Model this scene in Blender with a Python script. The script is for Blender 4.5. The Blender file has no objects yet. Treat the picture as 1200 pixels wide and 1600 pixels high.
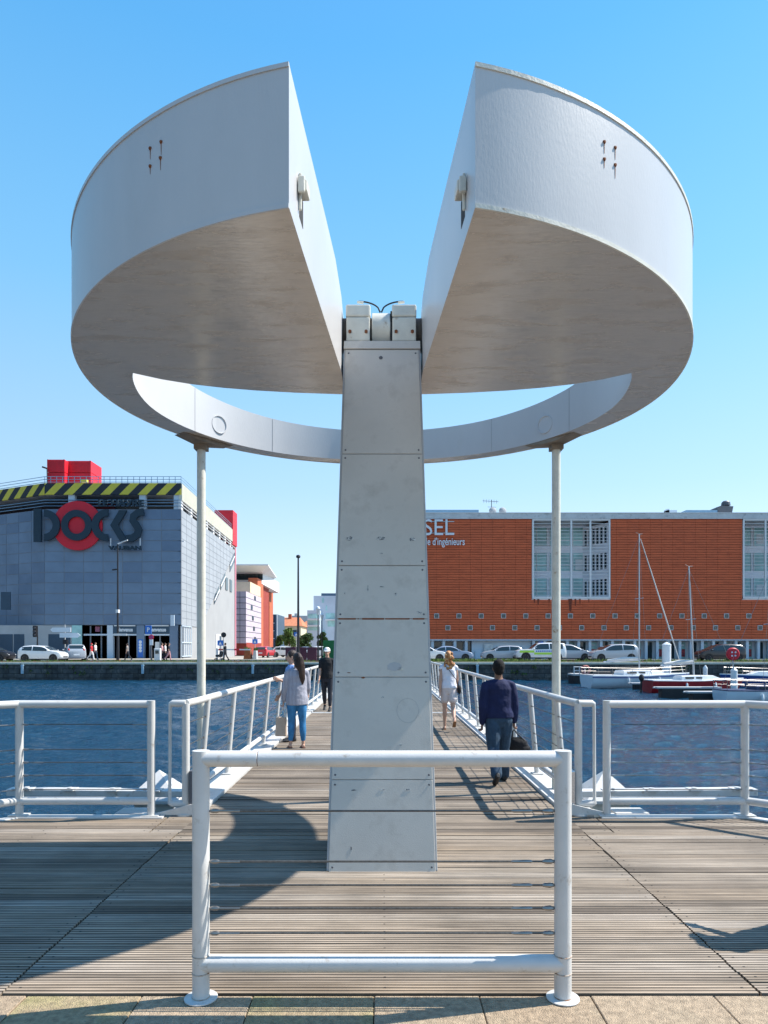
import bpy, math, random
from math import sin, cos, pi, radians, sqrt, atan2
from mathutils import Vector, Matrix
random.seed(7)
S = bpy.context.scene
C = S.collection
# ---------------------------------------------------------------- camera
F = 1072.0; U0 = 597.0; V0 = 1013.0; EYE = 1.75
cd = bpy.data.cameras.new('camera'); cam = bpy.data.objects.new('camera', cd); C.objects.link(cam)
cam.location = (0, 0, EYE); cam.rotation_euler = (radians(90), 0, 0)
cd.sensor_fit = 'VERTICAL'; cd.sensor_height = 36.0; cd.sensor_width = 27.0
cd.lens = F*36/1600
cd.shift_x = (600-U0)/1600; cd.shift_y = (V0-800)/1600
cd.clip_start = 0.05; cd.clip_end = 6000
S.camera = cam
S.render.resolution_x = 768; S.render.resolution_y = 1024
# ---------------------------------------------------------------- sky, sun, exposure
SUN = Vector((0.787, 0.170, 1.0)).normalized()
EL = math.asin(SUN.z); AZ = atan2(SUN.x, SUN.y)
W = bpy.data.worlds.new('World'); S.world = W; W.use_nodes = True
nt = W.node_tree; nt.nodes.clear()
sky = nt.nodes.new('ShaderNodeTexSky'); sky.sky_type = 'NISHITA'; sky.sun_disc = False
sky.sun_elevation = EL; sky.sun_rotation = AZ; sky.altitude = 0; sky.air_density = 1.0; sky.dust_density = 0.35; sky.ozone_density = 2.2
bg = nt.nodes.new('ShaderNodeBackground'); bg.inputs[1].default_value = 0.15
hs = nt.nodes.new('ShaderNodeHueSaturation'); hs.inputs['Saturation'].default_value = 1.12
wo = nt.nodes.new('ShaderNodeOutputWorld')
# pale clear summer horizon: the Nishita sky blended with a height gradient
wc = nt.nodes.new('ShaderNodeTexCoord'); wsx = nt.nodes.new('ShaderNodeSeparateXYZ'); wr = nt.nodes.new('ShaderNodeValToRGB')
nt.links.new(wc.outputs['Generated'], wsx.inputs[0]); nt.links.new(wsx.outputs[2], wr.inputs[0])
e = wr.color_ramp.elements; e[0].position = 0.0; e[0].color = (.75,.85,.925,1); e[1].position = 1.0; e[1].color = (.045,.20,.60,1)
for p_, c_ in ((.06,(.68,.82,.93,1)), (.22,(.43,.67,.90,1)), (.45,(.205,.52,.84,1)), (.66,(.095,.385,.76,1))):
    q = e.new(p_); q.color = c_
gm = nt.nodes.new('ShaderNodeVectorMath'); gm.operation = 'SCALE'; gm.inputs['Scale'].default_value = 1/0.15
nt.links.new(wr.outputs[0], gm.inputs[0])
# the sky is brighter towards the sun and darker away from it
dt = nt.nodes.new('ShaderNodeVectorMath'); dt.operation = 'DOT_PRODUCT'; dt.inputs[1].default_value = SUN; nt.links.new(wc.outputs['Generated'], dt.inputs[0])
fc = nt.nodes.new('ShaderNodeFloatCurve'); cvm = fc.mapping; cv = cvm.curves[0]
mr0 = nt.nodes.new('ShaderNodeMapRange'); mr0.inputs[1].default_value = -1; mr0.inputs[2].default_value = 1; mr0.inputs[3].default_value = 0; mr0.inputs[4].default_value = 1
nt.links.new(dt.outputs['Value'], mr0.inputs[0]); nt.links.new(mr0.outputs[0], fc.inputs['Value'])
cv.points[0].location = (0, .07); cv.points[1].location = (1, .72)
for a_, b_ in ((.22,.10),(.38,.30),(.48,.465),(.56,.51),(.8,.585)): cv.points.new(a_, b_)
cvm.update()
gs_ = nt.nodes.new('ShaderNodeMath'); gs_.operation = 'MULTIPLY'; gs_.inputs[1].default_value = 2*.70/0.15; nt.links.new(fc.outputs[0], gs_.inputs[0]); nt.links.new(gs_.outputs[0], gm.inputs['Scale'])
mxs = nt.nodes.new('ShaderNodeMix'); mxs.data_type = 'RGBA'; mxs.inputs[0].default_value = .85
nt.links.new(sky.outputs[0], hs.inputs['Color']); nt.links.new(hs.outputs[0], mxs.inputs[6]); nt.links.new(gm.outputs[0], mxs.inputs[7])
nt.links.new(mxs.outputs[2], bg.inputs[0]); nt.links.new(bg.outputs[0], wo.inputs[0])
sl = bpy.data.lights.new('sun', 'SUN'); sl.energy = 5.0; sl.angle = radians(0.5); sl.color = (1, .95, .87)
so = bpy.data.objects.new('sun', sl); C.objects.link(so)
so.rotation_euler = SUN.to_track_quat('Z', 'Y').to_euler(); so.location = SUN*60
S.view_settings.view_transform = 'Standard'; S.view_settings.look = 'None'
S.view_settings.exposure = 0.74; S.view_settings.gamma = 1

# ---------------------------------------------------------------- helpers
def px(u, v, Y):
    return Vector(((u-U0)*Y/F, Y, EYE+(V0-v)*Y/F))
def X_(u, Y): return (u-U0)*Y/F
def Z_(v, Y): return EYE+(V0-v)*Y/F

def tag(o, label=None, cat=None, group=None, kind=None):
    if label: o['label'] = label
    if cat: o['category'] = cat
    if group: o['group'] = group
    if kind: o['kind'] = kind
    return o
def thing(name, loc, label, cat, group=None, rz=0):
    o = bpy.data.objects.new(name, None); C.objects.link(o)
    o.empty_display_size = .2
    o.location = loc; o.rotation_euler = (0, 0, rz)
    return tag(o, label, cat, group)

class MB:
    def __init__(s): s.v = []; s.f = []; s.m = []; s.sm = []
    def add(s, vs, fs, m=0, smooth=False):
        b = len(s.v); s.v += [tuple(v) for v in vs]
        for f in fs:
            s.f.append([i+b for i in f]); s.m.append(m); s.sm.append(smooth)
        return s
    def box(s, x0, x1, y0, y1, z0, z1, m=0):
        if x0 > x1: x0, x1 = x1, x0
        if y0 > y1: y0, y1 = y1, y0
        if z0 > z1: z0, z1 = z1, z0
        return s.add([(x0,y0,z0),(x1,y0,z0),(x1,y1,z0),(x0,y1,z0),(x0,y0,z1),(x1,y0,z1),(x1,y1,z1),(x0,y1,z1)],
                     [(0,3,2,1),(4,5,6,7),(0,1,5,4),(1,2,6,5),(2,3,7,6),(3,0,4,7)], m)
    def obox(s, c, dx, dy, dz, m=0):       # oriented box: centre, three half vectors
        c = Vector(c); dx, dy, dz = Vector(dx), Vector(dy), Vector(dz)
        p = [c-dx-dy-dz, c+dx-dy-dz, c+dx+dy-dz, c-dx+dy-dz, c-dx-dy+dz, c+dx-dy+dz, c+dx+dy+dz, c-dx+dy+dz]
        return s.add(p, [(0,3,2,1),(4,5,6,7),(0,1,5,4),(1,2,6,5),(2,3,7,6),(3,0,4,7)], m)
    def prism(s, pts, d, m=0):             # polygon pts (3D, planar) pushed by vector d
        n = len(pts); p = [Vector(q) for q in pts]; d = Vector(d)
        nrm = Vector((0,0,0))
        for i in range(n): nrm += p[i].cross(p[(i+1) % n])
        if nrm.dot(d) > 0: p = p[::-1]
        fs = [tuple(range(n)), tuple(range(2*n-1, n-1, -1))]
        for i in range(n): j = (i+1) % n; fs.append((j, i, n+i, n+j))
        return s.add(p+[q+d for q in p], fs, m)
    def tube(s, pts, r, n=12, m=0, cap=True, ry=None, up=(0,0,1)):
        pts = [Vector(p) for p in pts]; k = len(pts)
        rs = r if isinstance(r, (list, tuple)) else [r]*k
        up = Vector(up); vs = []; fs = []; prev = None
        for i, p in enumerate(pts):
            if i == 0: t = pts[1]-p
            elif i == k-1: t = p-pts[i-1]
            else: t = (pts[i+1]-p).normalized()+(p-pts[i-1]).normalized()
            t.normalize()
            if prev is None:
                a = up if abs(t.dot(up)) < .95 else Vector((0, 1, 0)) if abs(t.y) < .9 else Vector((1, 0, 0))
                x = a.cross(t).normalized()
            else:
                x = (prev - t*prev.dot(t)).normalized()
            prev = x; y = t.cross(x)
            # widen at mitres
            w = 1.0
            if 0 < i < k-1:
                c_ = (pts[i+1]-p).normalized().dot((p-pts[i-1]).normalized())
                w = 1.0/max(.6, sqrt(max(.01, (1+c_)/2)))
            rr = rs[i]
            for j in range(n):
                a = 2*pi*j/n
                vs.append(p + (x*cos(a)*rr*(1 if not w else 1) + y*sin(a)*(rr if ry is None else ry[i])))
        for i in range(k-1):
            for j in range(n):
                j2 = (j+1) % n
                fs.append((i*n+j, i*n+j2, (i+1)*n+j2, (i+1)*n+j))
        s.add(vs, fs, m, True)
        if cap:
            b = len(s.v)-len(vs)
            s.f.append([b+j for j in range(n)][::-1]); s.m.append(m); s.sm.append(False)
            s.f.append([b+(k-1)*n+j for j in range(n)]); s.m.append(m); s.sm.append(False)
        return s
    def lathe(s, prof, c=(0,0,0), axis=(0,0,1), n=24, m=0, smooth=True):  # prof: (r, h)
        ax = Vector(axis).normalized(); a = Vector((1,0,0)) if abs(ax.x) < .9 else Vector((0,1,0))
        x = a.cross(ax).normalized(); y = ax.cross(x); c = Vector(c); vs = []; fs = []
        for r, h in prof:
            for j in range(n):
                t = 2*pi*j/n; vs.append(c+ax*h+(x*cos(t)+y*sin(t))*max(r, 1e-5))
        k = len(prof)
        for i in range(k-1):
            for j in range(n):
                j2 = (j+1) % n; fs.append((i*n+j, i*n+j2, (i+1)*n+j2, (i+1)*n+j))
        return s.add(vs, fs, m, smooth)
    def ell(s, c, rx, ry, rz, n=14, m=0, rot=None):
        c = Vector(c); vs = []; fs = []; k = n//2+1
        for i in range(k):
            ph = pi*i/(k-1)
            for j in range(n):
                t = 2*pi*j/n
                q = Vector((rx*sin(ph)*cos(t), ry*sin(ph)*sin(t), -rz*cos(ph)))
                if i in (0, k-1): q = Vector((1e-4*cos(t), 1e-4*sin(t), q.z))
                if rot: q = rot @ q
                vs.append(c+q)
        for i in range(k-1):
            for j in range(n):
                j2 = (j+1) % n; fs.append((i*n+j, i*n+j2, (i+1)*n+j2, (i+1)*n+j))
        s.add(vs, fs, m, True)
        b = len(s.v)-len(vs)
        s.f.append([b+j for j in range(n)][::-1]); s.m.append(m); s.sm.append(True)
        s.f.append([b+(k-1)*n+j for j in range(n)]); s.m.append(m); s.sm.append(True)
        return s
    def rings(s, rs, m=0, cap=True, smooth=True, flip=False):       # rs: list of equal-length vertex loops
        n = len(rs[0]); vs = [v for r in rs for v in r]; fs = []
        for i in range(len(rs)-1):
            for j in range(n):
                j2 = (j+1) % n
                q = (i*n+j, i*n+j2, (i+1)*n+j2, (i+1)*n+j)
                fs.append(q[::-1] if flip else q)
        if cap:
            a = tuple(range(n))[::-1]; b = tuple((len(rs)-1)*n+j for j in range(n))
            fs.append(a[::-1] if flip else a); fs.append(b[::-1] if flip else b)
        return s.add(vs, fs, m, smooth)
    def build(s, name, mats, parent=None, world=True, bevel=0, seg=2, sharp=35, label=None):
        me = bpy.data.meshes.new(name)
        off = Vector((0,0,0))
        if parent is not None and world:
            p = parent
            while p is not None: off += p.location; p = p.parent
        vs = [(v[0]-off.x, v[1]-off.y, v[2]-off.z) for v in s.v] if off.length else s.v
        me.from_pydata(vs, [], s.f)
        if not isinstance(mats, (list, tuple)): mats = [mats]
        for m in mats: me.materials.append(m)
        me.polygons.foreach_set('material_index', s.m)
        me.polygons.foreach_set('use_smooth', s.sm)
        me.update()
        if any(s.sm): me.set_sharp_from_angle(angle=radians(sharp))
        o = bpy.data.objects.new(name, me); C.objects.link(o)
        if parent is not None: o.parent = parent
        if bevel:
            b = o.modifiers.new('bevel', 'BEVEL'); b.width = bevel; b.segments = seg; b.limit_method = 'ANGLE'; b.angle_limit = radians(40)
            b.harden_normals = False
        if label: o['label'] = label
        return o

def pin(o):    # give a world-coordinates mesh object an origin at its own base centre
    me = o.data; xs = [v.co for v in me.vertices]
    lo = Vector((min(c.x for c in xs), min(c.y for c in xs), min(c.z for c in xs)))
    hi = Vector((max(c.x for c in xs), max(c.y for c in xs), max(c.z for c in xs)))
    b = Vector(((lo.x+hi.x)/2, (lo.y+hi.y)/2, lo.z))
    me.transform(Matrix.Translation(-b)); o.location = o.location+b
    return o
def copy_tree(o, parent=None):
    c = o.copy(); C.objects.link(c)
    if parent is not None: c.parent = parent
    for ch in list(o.children): copy_tree(ch, c)
    return c
def place(proto, first, loc, rz, label, scale=None):
    o = proto if first else copy_tree(proto)
    o.location = loc; o.rotation_euler = (0, 0, rz); o['label'] = label
    if scale: o.scale = scale if isinstance(scale, (tuple, list)) else (scale,)*3
    return o

# ---------------------------------------------------------------- materials
def N(nt, t, **kw):
    n = nt.nodes.new(t)
    for k, v in kw.items():
        if k in n.inputs: n.inputs[k].default_value = v
        else: setattr(n, k, v)
    return n
def mat(name, col, rough=.6, metal=0, var=.12, vscale=3, stretch=(1,1,1), bump=0, bscale=40, col2=None, c2scale=1.5, c2lo=.5, c2hi=.7, spec=.5, coat=0, detail=6, bstretch=None, alpha=1, trans=0, ior=1.45, rvar=0):
    m = bpy.data.materials.new(name); m.use_nodes = True; t = m.node_tree; L = t.links.new
    b = t.nodes['Principled BSDF']
    b.inputs['Roughness'].default_value = rough; b.inputs['Metallic'].default_value = metal
    b.inputs['Specular IOR Level'].default_value = spec; b.inputs['Coat Weight'].default_value = coat
    b.inputs['Transmission Weight'].default_value = trans; b.inputs['IOR'].default_value = ior
    tc = N(t, 'ShaderNodeTexCoord'); mp = N(t, 'ShaderNodeMapping'); mp.inputs['Scale'].default_value = stretch
    geo = N(t, 'ShaderNodeNewGeometry')
    L(tc.outputs['Object'], mp.inputs[0])
    n1 = N(t, 'ShaderNodeTexNoise', Scale=vscale, Detail=detail, Roughness=.6); L(mp.outputs[0], n1.inputs['Vector'])
    r1 = N(t, 'ShaderNodeMapRange'); r1.inputs[1].default_value = .3; r1.inputs[2].default_value = .7
    r1.inputs[3].default_value = 1-var; r1.inputs[4].default_value = 1+var; L(n1.outputs[0], r1.inputs[0])
    base = N(t, 'ShaderNodeRGB'); base.outputs[0].default_value = (*col, 1); co = base.outputs[0]
    if col2:
        n2 = N(t, 'ShaderNodeTexNoise', Scale=c2scale, Detail=8, Roughness=.65); L(mp.outputs[0], n2.inputs['Vector'])
        r2 = N(t, 'ShaderNodeMapRange'); r2.inputs[1].default_value = c2lo; r2.inputs[2].default_value = c2hi; L(n2.outputs[0], r2.inputs[0])
        mx = N(t, 'ShaderNodeMix', data_type='RGBA'); mx.inputs[7].default_value = (*col2, 1)
        L(r2.outputs[0], mx.inputs[0]); L(co, mx.inputs[6]); co = mx.outputs[2]
    vm = N(t, 'ShaderNodeVectorMath', operation='SCALE'); L(co, vm.inputs[0]); L(r1.outputs[0], vm.inputs['Scale'])
    L(vm.outputs[0], b.inputs['Base Color'])
    if rvar:
        r3 = N(t, 'ShaderNodeMapRange'); r3.inputs[1].default_value = .3; r3.inputs[2].default_value = .7
        r3.inputs[3].default_value = rough-rvar; r3.inputs[4].default_value = rough+rvar; L(n1.outputs[0], r3.inputs[0]); L(r3.outputs[0], b.inputs['Roughness'])
    if bump:
        mp2 = mp
        if bstretch:
            mp2 = N(t, 'ShaderNodeMapping'); mp2.inputs['Scale'].default_value = bstretch; L(tc.outputs['Object'], mp2.inputs[0])
        nb = N(t, 'ShaderNodeTexNoise', Scale=bscale, Detail=4); L(mp2.outputs[0], nb.inputs['Vector'])
        bp = N(t, 'ShaderNodeBump', Strength=bump, Distance=.02); L(nb.outputs[0], bp.inputs['Height']); L(bp.outputs[0], b.inputs['Normal'])
    return m
M = {}
M['white'] = mat('white_paint', (.58,.57,.55), .40, 0, .07, 5, bump=.05, bscale=90, col2=(.34,.28,.21), c2scale=12, c2lo=.60, c2hi=.76, coat=.1)
M['shell'] = mat('shell_paint', (.56,.555,.555), .30, 0, .06, 1.2, stretch=(1,1,.35), bump=.05, bscale=75, col2=(.52,.50,.46), c2scale=1.6, c2lo=.58, c2hi=.9)
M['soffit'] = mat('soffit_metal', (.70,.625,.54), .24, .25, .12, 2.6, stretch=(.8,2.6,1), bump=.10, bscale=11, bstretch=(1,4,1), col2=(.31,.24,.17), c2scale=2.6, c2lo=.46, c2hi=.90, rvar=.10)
M['pillar'] = mat('pillar_paint', (.54,.51,.46), .45, 0, .07, 2.5, bump=.12, bscale=150, col2=(.36,.33,.29), c2scale=5, c2lo=.52, c2hi=.85)
M['pillar_edge'] = mat('pillar_edge', (.40,.40,.40), .45, 0, .1, 6)
M['cream'] = mat('cream_metal', (.64,.62,.54), .45, 0, .1, 8, col2=(.30,.18,.08), c2scale=7, c2lo=.62, c2hi=.72, bump=.1, bscale=60)
M['rust'] = mat('rust', (.22,.075,.03), .85, 0, .3, 30, bump=.3, bscale=150)
M['dark'] = mat('dark_gap', (.02,.02,.022), .8, 0, .2)
M['rubber'] = mat('rubber', (.025,.025,.027), .7, 0, .2)
M['steel'] = mat('steel', (.27,.26,.25), .35, .9, .15, 20)
M['wire'] = mat('wire_rope', (.13,.115,.10), .5, .7, .3, 60)
M['plate_grey'] = mat('plate_grey', (.10,.105,.12), .5, 0, .15, 8)
M['plate_silver'] = mat('plate_silver', (.62,.63,.65), .25, .8, .1, 8)
# ================================================================ GROUND, WATER
def wood_mat():
    m = bpy.data.materials.new('deck_wood'); m.use_nodes = True; t = m.node_tree; L = t.links.new
    b = t.nodes['Principled BSDF']; b.inputs['Roughness'].default_value = .8; b.inputs['Specular IOR Level'].default_value = .25
    tc = N(t, 'ShaderNodeTexCoord'); sep = N(t, 'ShaderNodeSeparateXYZ'); L(tc.outputs['Object'], sep.inputs[0])
    # board index
    d = N(t, 'ShaderNodeMath', operation='DIVIDE'); d.inputs[1].default_value = .1175; so_ = N(t, 'ShaderNodeMath', operation='SUBTRACT'); so_.inputs[1].default_value = .0705; L(sep.outputs[1], so_.inputs[0]); L(so_.outputs[0], d.inputs[0])
    fl = N(t, 'ShaderNodeMath', operation='FLOOR'); L(d.outputs[0], fl.inputs[0])
    # piece index along x (2.4 m boards, staggered)
    dx = N(t, 'ShaderNodeMath', operation='DIVIDE'); dx.inputs[1].default_value = 3.86; L(sep.outputs[0], dx.inputs[0])
    ad = N(t, 'ShaderNodeMath', operation='ADD'); ad.inputs[1].default_value = .5; L(dx.outputs[0], ad.inputs[0])
    fx = N(t, 'ShaderNodeMath', operation='FLOOR'); L(ad.outputs[0], fx.inputs[0])
    cx = N(t, 'ShaderNodeCombineXYZ'); L(fx.outputs[0], cx.inputs[0]); L(fl.outputs[0], cx.inputs[1])
    wn = N(t, 'ShaderNodeTexWhiteNoise', noise_dimensions='2D'); L(cx.outputs[0], wn.inputs['Vector'])
    cr = N(t, 'ShaderNodeValToRGB'); e = cr.color_ramp.elements
    e[0].position = 0; e[0].color = (.17,.135,.105,1); e[1].position = 1; e[1].color = (.45,.385,.32,1)
    for p, c in ((.25,(.30,.24,.185,1)), (.55,(.38,.315,.25,1)), (.8,(.31,.24,.175,1))):
        q = e.new(p); q.color = c
    L(wn.outputs['Value'], cr.inputs[0])
    mp = N(t, 'ShaderNodeMapping'); mp.inputs['Scale'].default_value = (.9, 60, 1); L(tc.outputs['Object'], mp.inputs[0])
    n1 = N(t, 'ShaderNodeTexNoise', Scale=1.0, Detail=9, Roughness=.68); L(mp.outputs[0], n1.inputs['Vector'])
    r1 = N(t, 'ShaderNodeMapRange'); r1.inputs[1].default_value = .3; r1.inputs[2].default_value = .72; r1.inputs[3].default_value = .28; r1.inputs[4].default_value = 1.5
    L(n1.outputs[0], r1.inputs[0])
    n2 = N(t, 'ShaderNodeTexNoise', Scale=.9, Detail=6, Roughness=.6); L(tc.outputs['Object'], n2.inputs['Vector'])
    r2 = N(t, 'ShaderNodeMapRange'); r2.inputs[1].default_value = .35; r2.inputs[2].default_value = .65; r2.inputs[3].default_value = .74; r2.inputs[4].default_value = 1.2
    L(n2.outputs[0], r2.inputs[0])
    v1 = N(t, 'ShaderNodeVectorMath', operation='SCALE'); L(cr.outputs[0], v1.inputs[0]); L(r1.outputs[0], v1.inputs['Scale'])
    v2 = N(t, 'ShaderNodeVectorMath', operation='SCALE'); L(v1.outputs[0], v2.inputs[0]); L(r2.outputs[0], v2.inputs['Scale'])
    # milled grooves: four per board
    fr = N(t, 'ShaderNodeMath', operation='FRACT'); L(d.outputs[0], fr.inputs[0])
    m4 = N(t, 'ShaderNodeMath', operation='MULTIPLY'); m4.inputs[1].default_value = 4*2*pi; L(fr.outputs[0], m4.inputs[0])
    sn = N(t, 'ShaderNodeMath', operation='COSINE'); L(m4.outputs[0], sn.inputs[0])
    gr = N(t, 'ShaderNodeMapRange'); gr.inputs[1].default_value = .15; gr.inputs[2].default_value = .85; gr.inputs[3].default_value = 1; gr.inputs[4].default_value = .12
    L(sn.outputs[0], gr.inputs[0])
    v3 = N(t, 'ShaderNodeVectorMath', operation='SCALE'); L(v2.outputs[0], v3.inputs[0]); L(gr.outputs[0], v3.inputs['Scale'])
    L(v3.outputs[0], b.inputs['Base Color'])
    mu = N(t, 'ShaderNodeMath', operation='MULTIPLY_ADD'); mu.inputs[1].default_value = .7; L(gr.outputs[0], mu.inputs[0]); L(n1.outputs[0], mu.inputs[2])
    bp = N(t, 'ShaderNodeBump', Strength=.8, Distance=.006); L(mu.outputs[0], bp.inputs['Height']); L(bp.outputs[0], b.inputs['Normal'])
    return m
M['wood'] = wood_mat()
M['stone'] = mat('paving_stone', (.385,.285,.19), .85, 0, .34, 30, bump=.8, bscale=160, col2=(.34,.28,.19), c2scale=2.2, c2lo=.45, c2hi=.8)
M['stone2'] = mat('paving_stone_pale', (.41,.31,.21), .85, 0, .34, 26, bump=.8, bscale=160, col2=(.36,.29,.20), c2scale=2.5, c2lo=.45, c2hi=.8)
M['stone3'] = mat('paving_stone_mossy', (.37,.28,.17), .85, 0, .34, 28, bump=.8, bscale=160, col2=(.33,.29,.12), c2scale=2.4, c2lo=.48, c2hi=.75)
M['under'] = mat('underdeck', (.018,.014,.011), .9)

EDGE = 7.13; KX = 3.77
def edge_x(y): return KX + (EDGE-y)*.75/.66          # diagonal side of the platform
g = MB()                                              # near quay ground, one sheet behind and under the paving
g.add([(-80,-60,-.06),(80,-60,-.06),(80,3.40,-.06),(-80,3.40,-.06),(-80,3.40,-4),(80,3.40,-4)], [(0,1,2,3),(3,2,5,4)])
tag(g.build('ground', mat('quay_asphalt', (.10,.095,.09), .9, 0, .2, 3)), kind='structure')
pv = MB(); JX = [-.65,-.04,.49,1.05]
x = 1.05
while x < 12: x += random.choice((.56,.62,.58)); JX.append(x)
x = -.65
while x > -12: x -= random.choice((.56,.62,.58)); JX.append(x)
JX.sort()
yy = 3.462
for row in range(3):
    off = 0 if row == 0 else random.uniform(-.3, .3)
    dep = .62 if row == 0 else .8
    for a, b_ in zip(JX[:-1], JX[1:]):
        z = random.uniform(-.003, .001)
        pv.box(a+off+.0025, b_+off-.0025, yy-dep+.003, yy-.003, -.055, z, random.choice((0,0,1,2,0,1)))
    yy -= dep
tag(pv.build('pavement', [M['stone'], M['stone2'], M['stone3']], bevel=.004, seg=1), kind='structure')

B0 = .0705
def boards(mb, x0, x1, y0, y1, clip=None):
    i0 = math.ceil((y0-B0)/.1175-.001); i1 = int((y1-B0)/.1175+.001)
    for i in range(i0, i1):
        ya = B0+i*.1175+.005; yb = B0+(i+1)*.1175-.005
        ax, bx_ = x0, x1
        if clip: 
            lim = clip((ya+yb)/2)
            ax = max(ax, -lim); bx_ = min(bx_, lim)
        if bx_-ax < .1: continue
        z = random.uniform(-.004, .0005); tl = random.uniform(-.0012, .0012)
        j = random.uniform(-.004, .004)
        mb.add([(ax+j,ya,-.03),(bx_+j,ya,-.03),(bx_+j,yb,-.03),(ax+j,yb,-.03),(ax+j,ya,z+tl),(bx_+j,ya,z+tl),(bx_+j,yb,z-tl),(ax+j,yb,z-tl)],
               [(4,5,6,7),(0,1,5,4),(1,2,6,5),(2,3,7,6),(3,0,4,7)])
        # screws near the board ends
        for sx in (ax+.06, bx_-.06, (ax+bx_)/2+.02):
            if abs(sx) < 4 and (y0+y1) < 14:
                mb.box(sx-.006, sx+.006, (ya+yb)/2-.004, (ya+yb)/2+.004, z-.002, z+.0025, 1)
dk = MB()
lim = lambda y: edge_x(y)-.06
boards(dk, -1.925, 1.915, 3.475, 6.534)
boards(dk, -14, -1.94, 3.475, 6.534, lim); boards(dk, 1.93, 14, 3.475, 6.534, lim)
boards(dk, -2.21, 2.20, 6.533, 7.121); boards(dk, -8, -2.225, 6.533, 7.121, lim); boards(dk, 2.215, 8, 6.533, 7.121, lim)
tag(dk.build('boardwalk', [M['wood'], M['dark']]), kind='structure')
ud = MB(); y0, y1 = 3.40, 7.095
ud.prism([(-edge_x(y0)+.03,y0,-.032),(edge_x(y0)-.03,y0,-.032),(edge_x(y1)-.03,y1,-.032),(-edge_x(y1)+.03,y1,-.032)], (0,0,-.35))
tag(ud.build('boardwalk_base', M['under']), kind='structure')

# water
def water_mat():
    m = bpy.data.materials.new('water'); m.use_nodes = True; t = m.node_tree; L = t.links.new
    b = t.nodes['Principled BSDF']
    b.inputs['Base Color'].default_value = (.006,.040,.080,1); b.inputs['Roughness'].default_value = .07; b.inputs['IOR'].default_value = 1.33
    tc = N(t, 'ShaderNodeTexCoord')
    mp = N(t, 'ShaderNodeMapping'); mp.inputs['Scale'].default_value = (1,1.35,1); mp.inputs['Rotation'].default_value = (0,0,radians(14)); L(tc.outputs['Object'], mp.inputs[0])
    n1 = N(t, 'ShaderNodeTexNoise', Scale=4.5, Detail=7, Roughness=.62, Distortion=.6); L(mp.outputs[0], n1.inputs['Vector'])
    n2 = N(t, 'ShaderNodeTexNoise', Scale=14, Detail=5, Roughness=.6, Distortion=.4); L(mp.outputs[0], n2.inputs['Vector'])
    ad = N(t, 'ShaderNodeMath', operation='MULTIPLY_ADD'); ad.inputs[1].default_value = .38; L(n2.outputs[0], ad.inputs[0]); L(n1.outputs[0], ad.inputs[2])
    bp = N(t, 'ShaderNodeBump', Strength=1.0, Distance=.10); L(ad.outputs[0], bp.inputs['Height']); L(bp.outputs[0], b.inputs['Normal'])
    return m
M['water'] = water_mat()
import numpy as np
def water_mesh():
    rng = np.random.RandomState(3)
    ys = [2.0, 6.6]; y = 7.0
    while y < 57.2: ys.append(y); y += .055+.0052*(y-7)
    ys.append(57.3); ys = np.array(ys)
    xs = [-500,-200,-100,-60]; x = -44.0
    while x < 44: xs.append(x); x += .09+.0045*max(0, abs(x)-6)
    xs += [60,100,200,500]; xs = np.array(xs, float)
    Xg, Yg = np.meshgrid(xs, ys); Zg = np.zeros_like(Xg)
    for k in range(56):
        lam = .32*(9.0**(rng.rand())); th = radians(70)+rng.randn()*.62
        kk = 2*pi/lam; amp = .0118*lam**.95*(.6+.8*rng.rand())
        ph = kk*(cos(th)*Xg+sin(th)*Yg)+rng.rand()*2*pi
        grp = .55+.45*np.sin(Xg*rng.uniform(.1,.5)+Yg*rng.uniform(-.5,.5)+rng.rand()*6)
        Zg += amp*grp*(np.sin(ph)+.22*np.sin(2*ph+.4))*.62
    edge = np.clip((44-np.abs(Xg))/4, 0, 1)*np.clip((Yg-6.5)/.5, 0, 1)
    Zg = -.9+Zg*edge
    nr, nc = Xg.shape
    idx = np.arange(nr*nc).reshape(nr, nc)
    q = np.stack([idx[:-1,:-1], idx[:-1,1:], idx[1:,1:], idx[1:,:-1]], -1).reshape(-1, 4)
    me = bpy.data.meshes.new('water'); me.vertices.add(nr*nc); me.vertices.foreach_set('co', np.stack([Xg,Yg,Zg], -1).ravel())
    me.loops.add(q.size); me.loops.foreach_set('vertex_index', q.ravel().astype(np.int32))
    me.polygons.add(len(q)); me.polygons.foreach_set('loop_start', np.arange(0, q.size, 4, dtype=np.int32)); me.polygons.foreach_set('loop_total', np.full(len(q), 4, dtype=np.int32))
    me.update(calc_edges=True); me.validate(); me.polygons.foreach_set('use_smooth', np.ones(len(q), bool)); me.materials.append(M['water'])
    o = bpy.data.objects.new('water', me); C.objects.link(o); return o
tag(water_mesh(), kind='structure')

# ================================================================ PLATFORM EDGE, WHITE STEEL
def edge_plate(sx):
    mb = MB()
    A = Vector((sx*2.26, EDGE, 0)); B = Vector((sx*KX, EDGE, 0)); Cc = Vector((sx*edge_x(3.45), 3.45, 0))
    mb.obox((A+B)/2+Vector((0,-.02,-.06)), ((B-A).length/2,0,0), (0,.06,0), (0,0,.075))
    d = (Cc-B).normalized(); n = Vector((-d.y, d.x, 0))
    if n.x*sx > 0: n = -n
    mb.obox((B+Cc)/2+n*.02+Vector((0,0,-.063)), d*((Cc-B).length/2), n*.06, (0,0,.073))
    return mb
for sx, s in ((-1,'left'), (1,'right')):
    o = edge_plate(sx).build('edge_beam', M['white'], bevel=.006)
    pin(o); tag(o, 'white steel edge beam along the water side of the boardwalk, under the %s wire railing' % s, 'edge beam', 'white steel edge beams')

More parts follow.
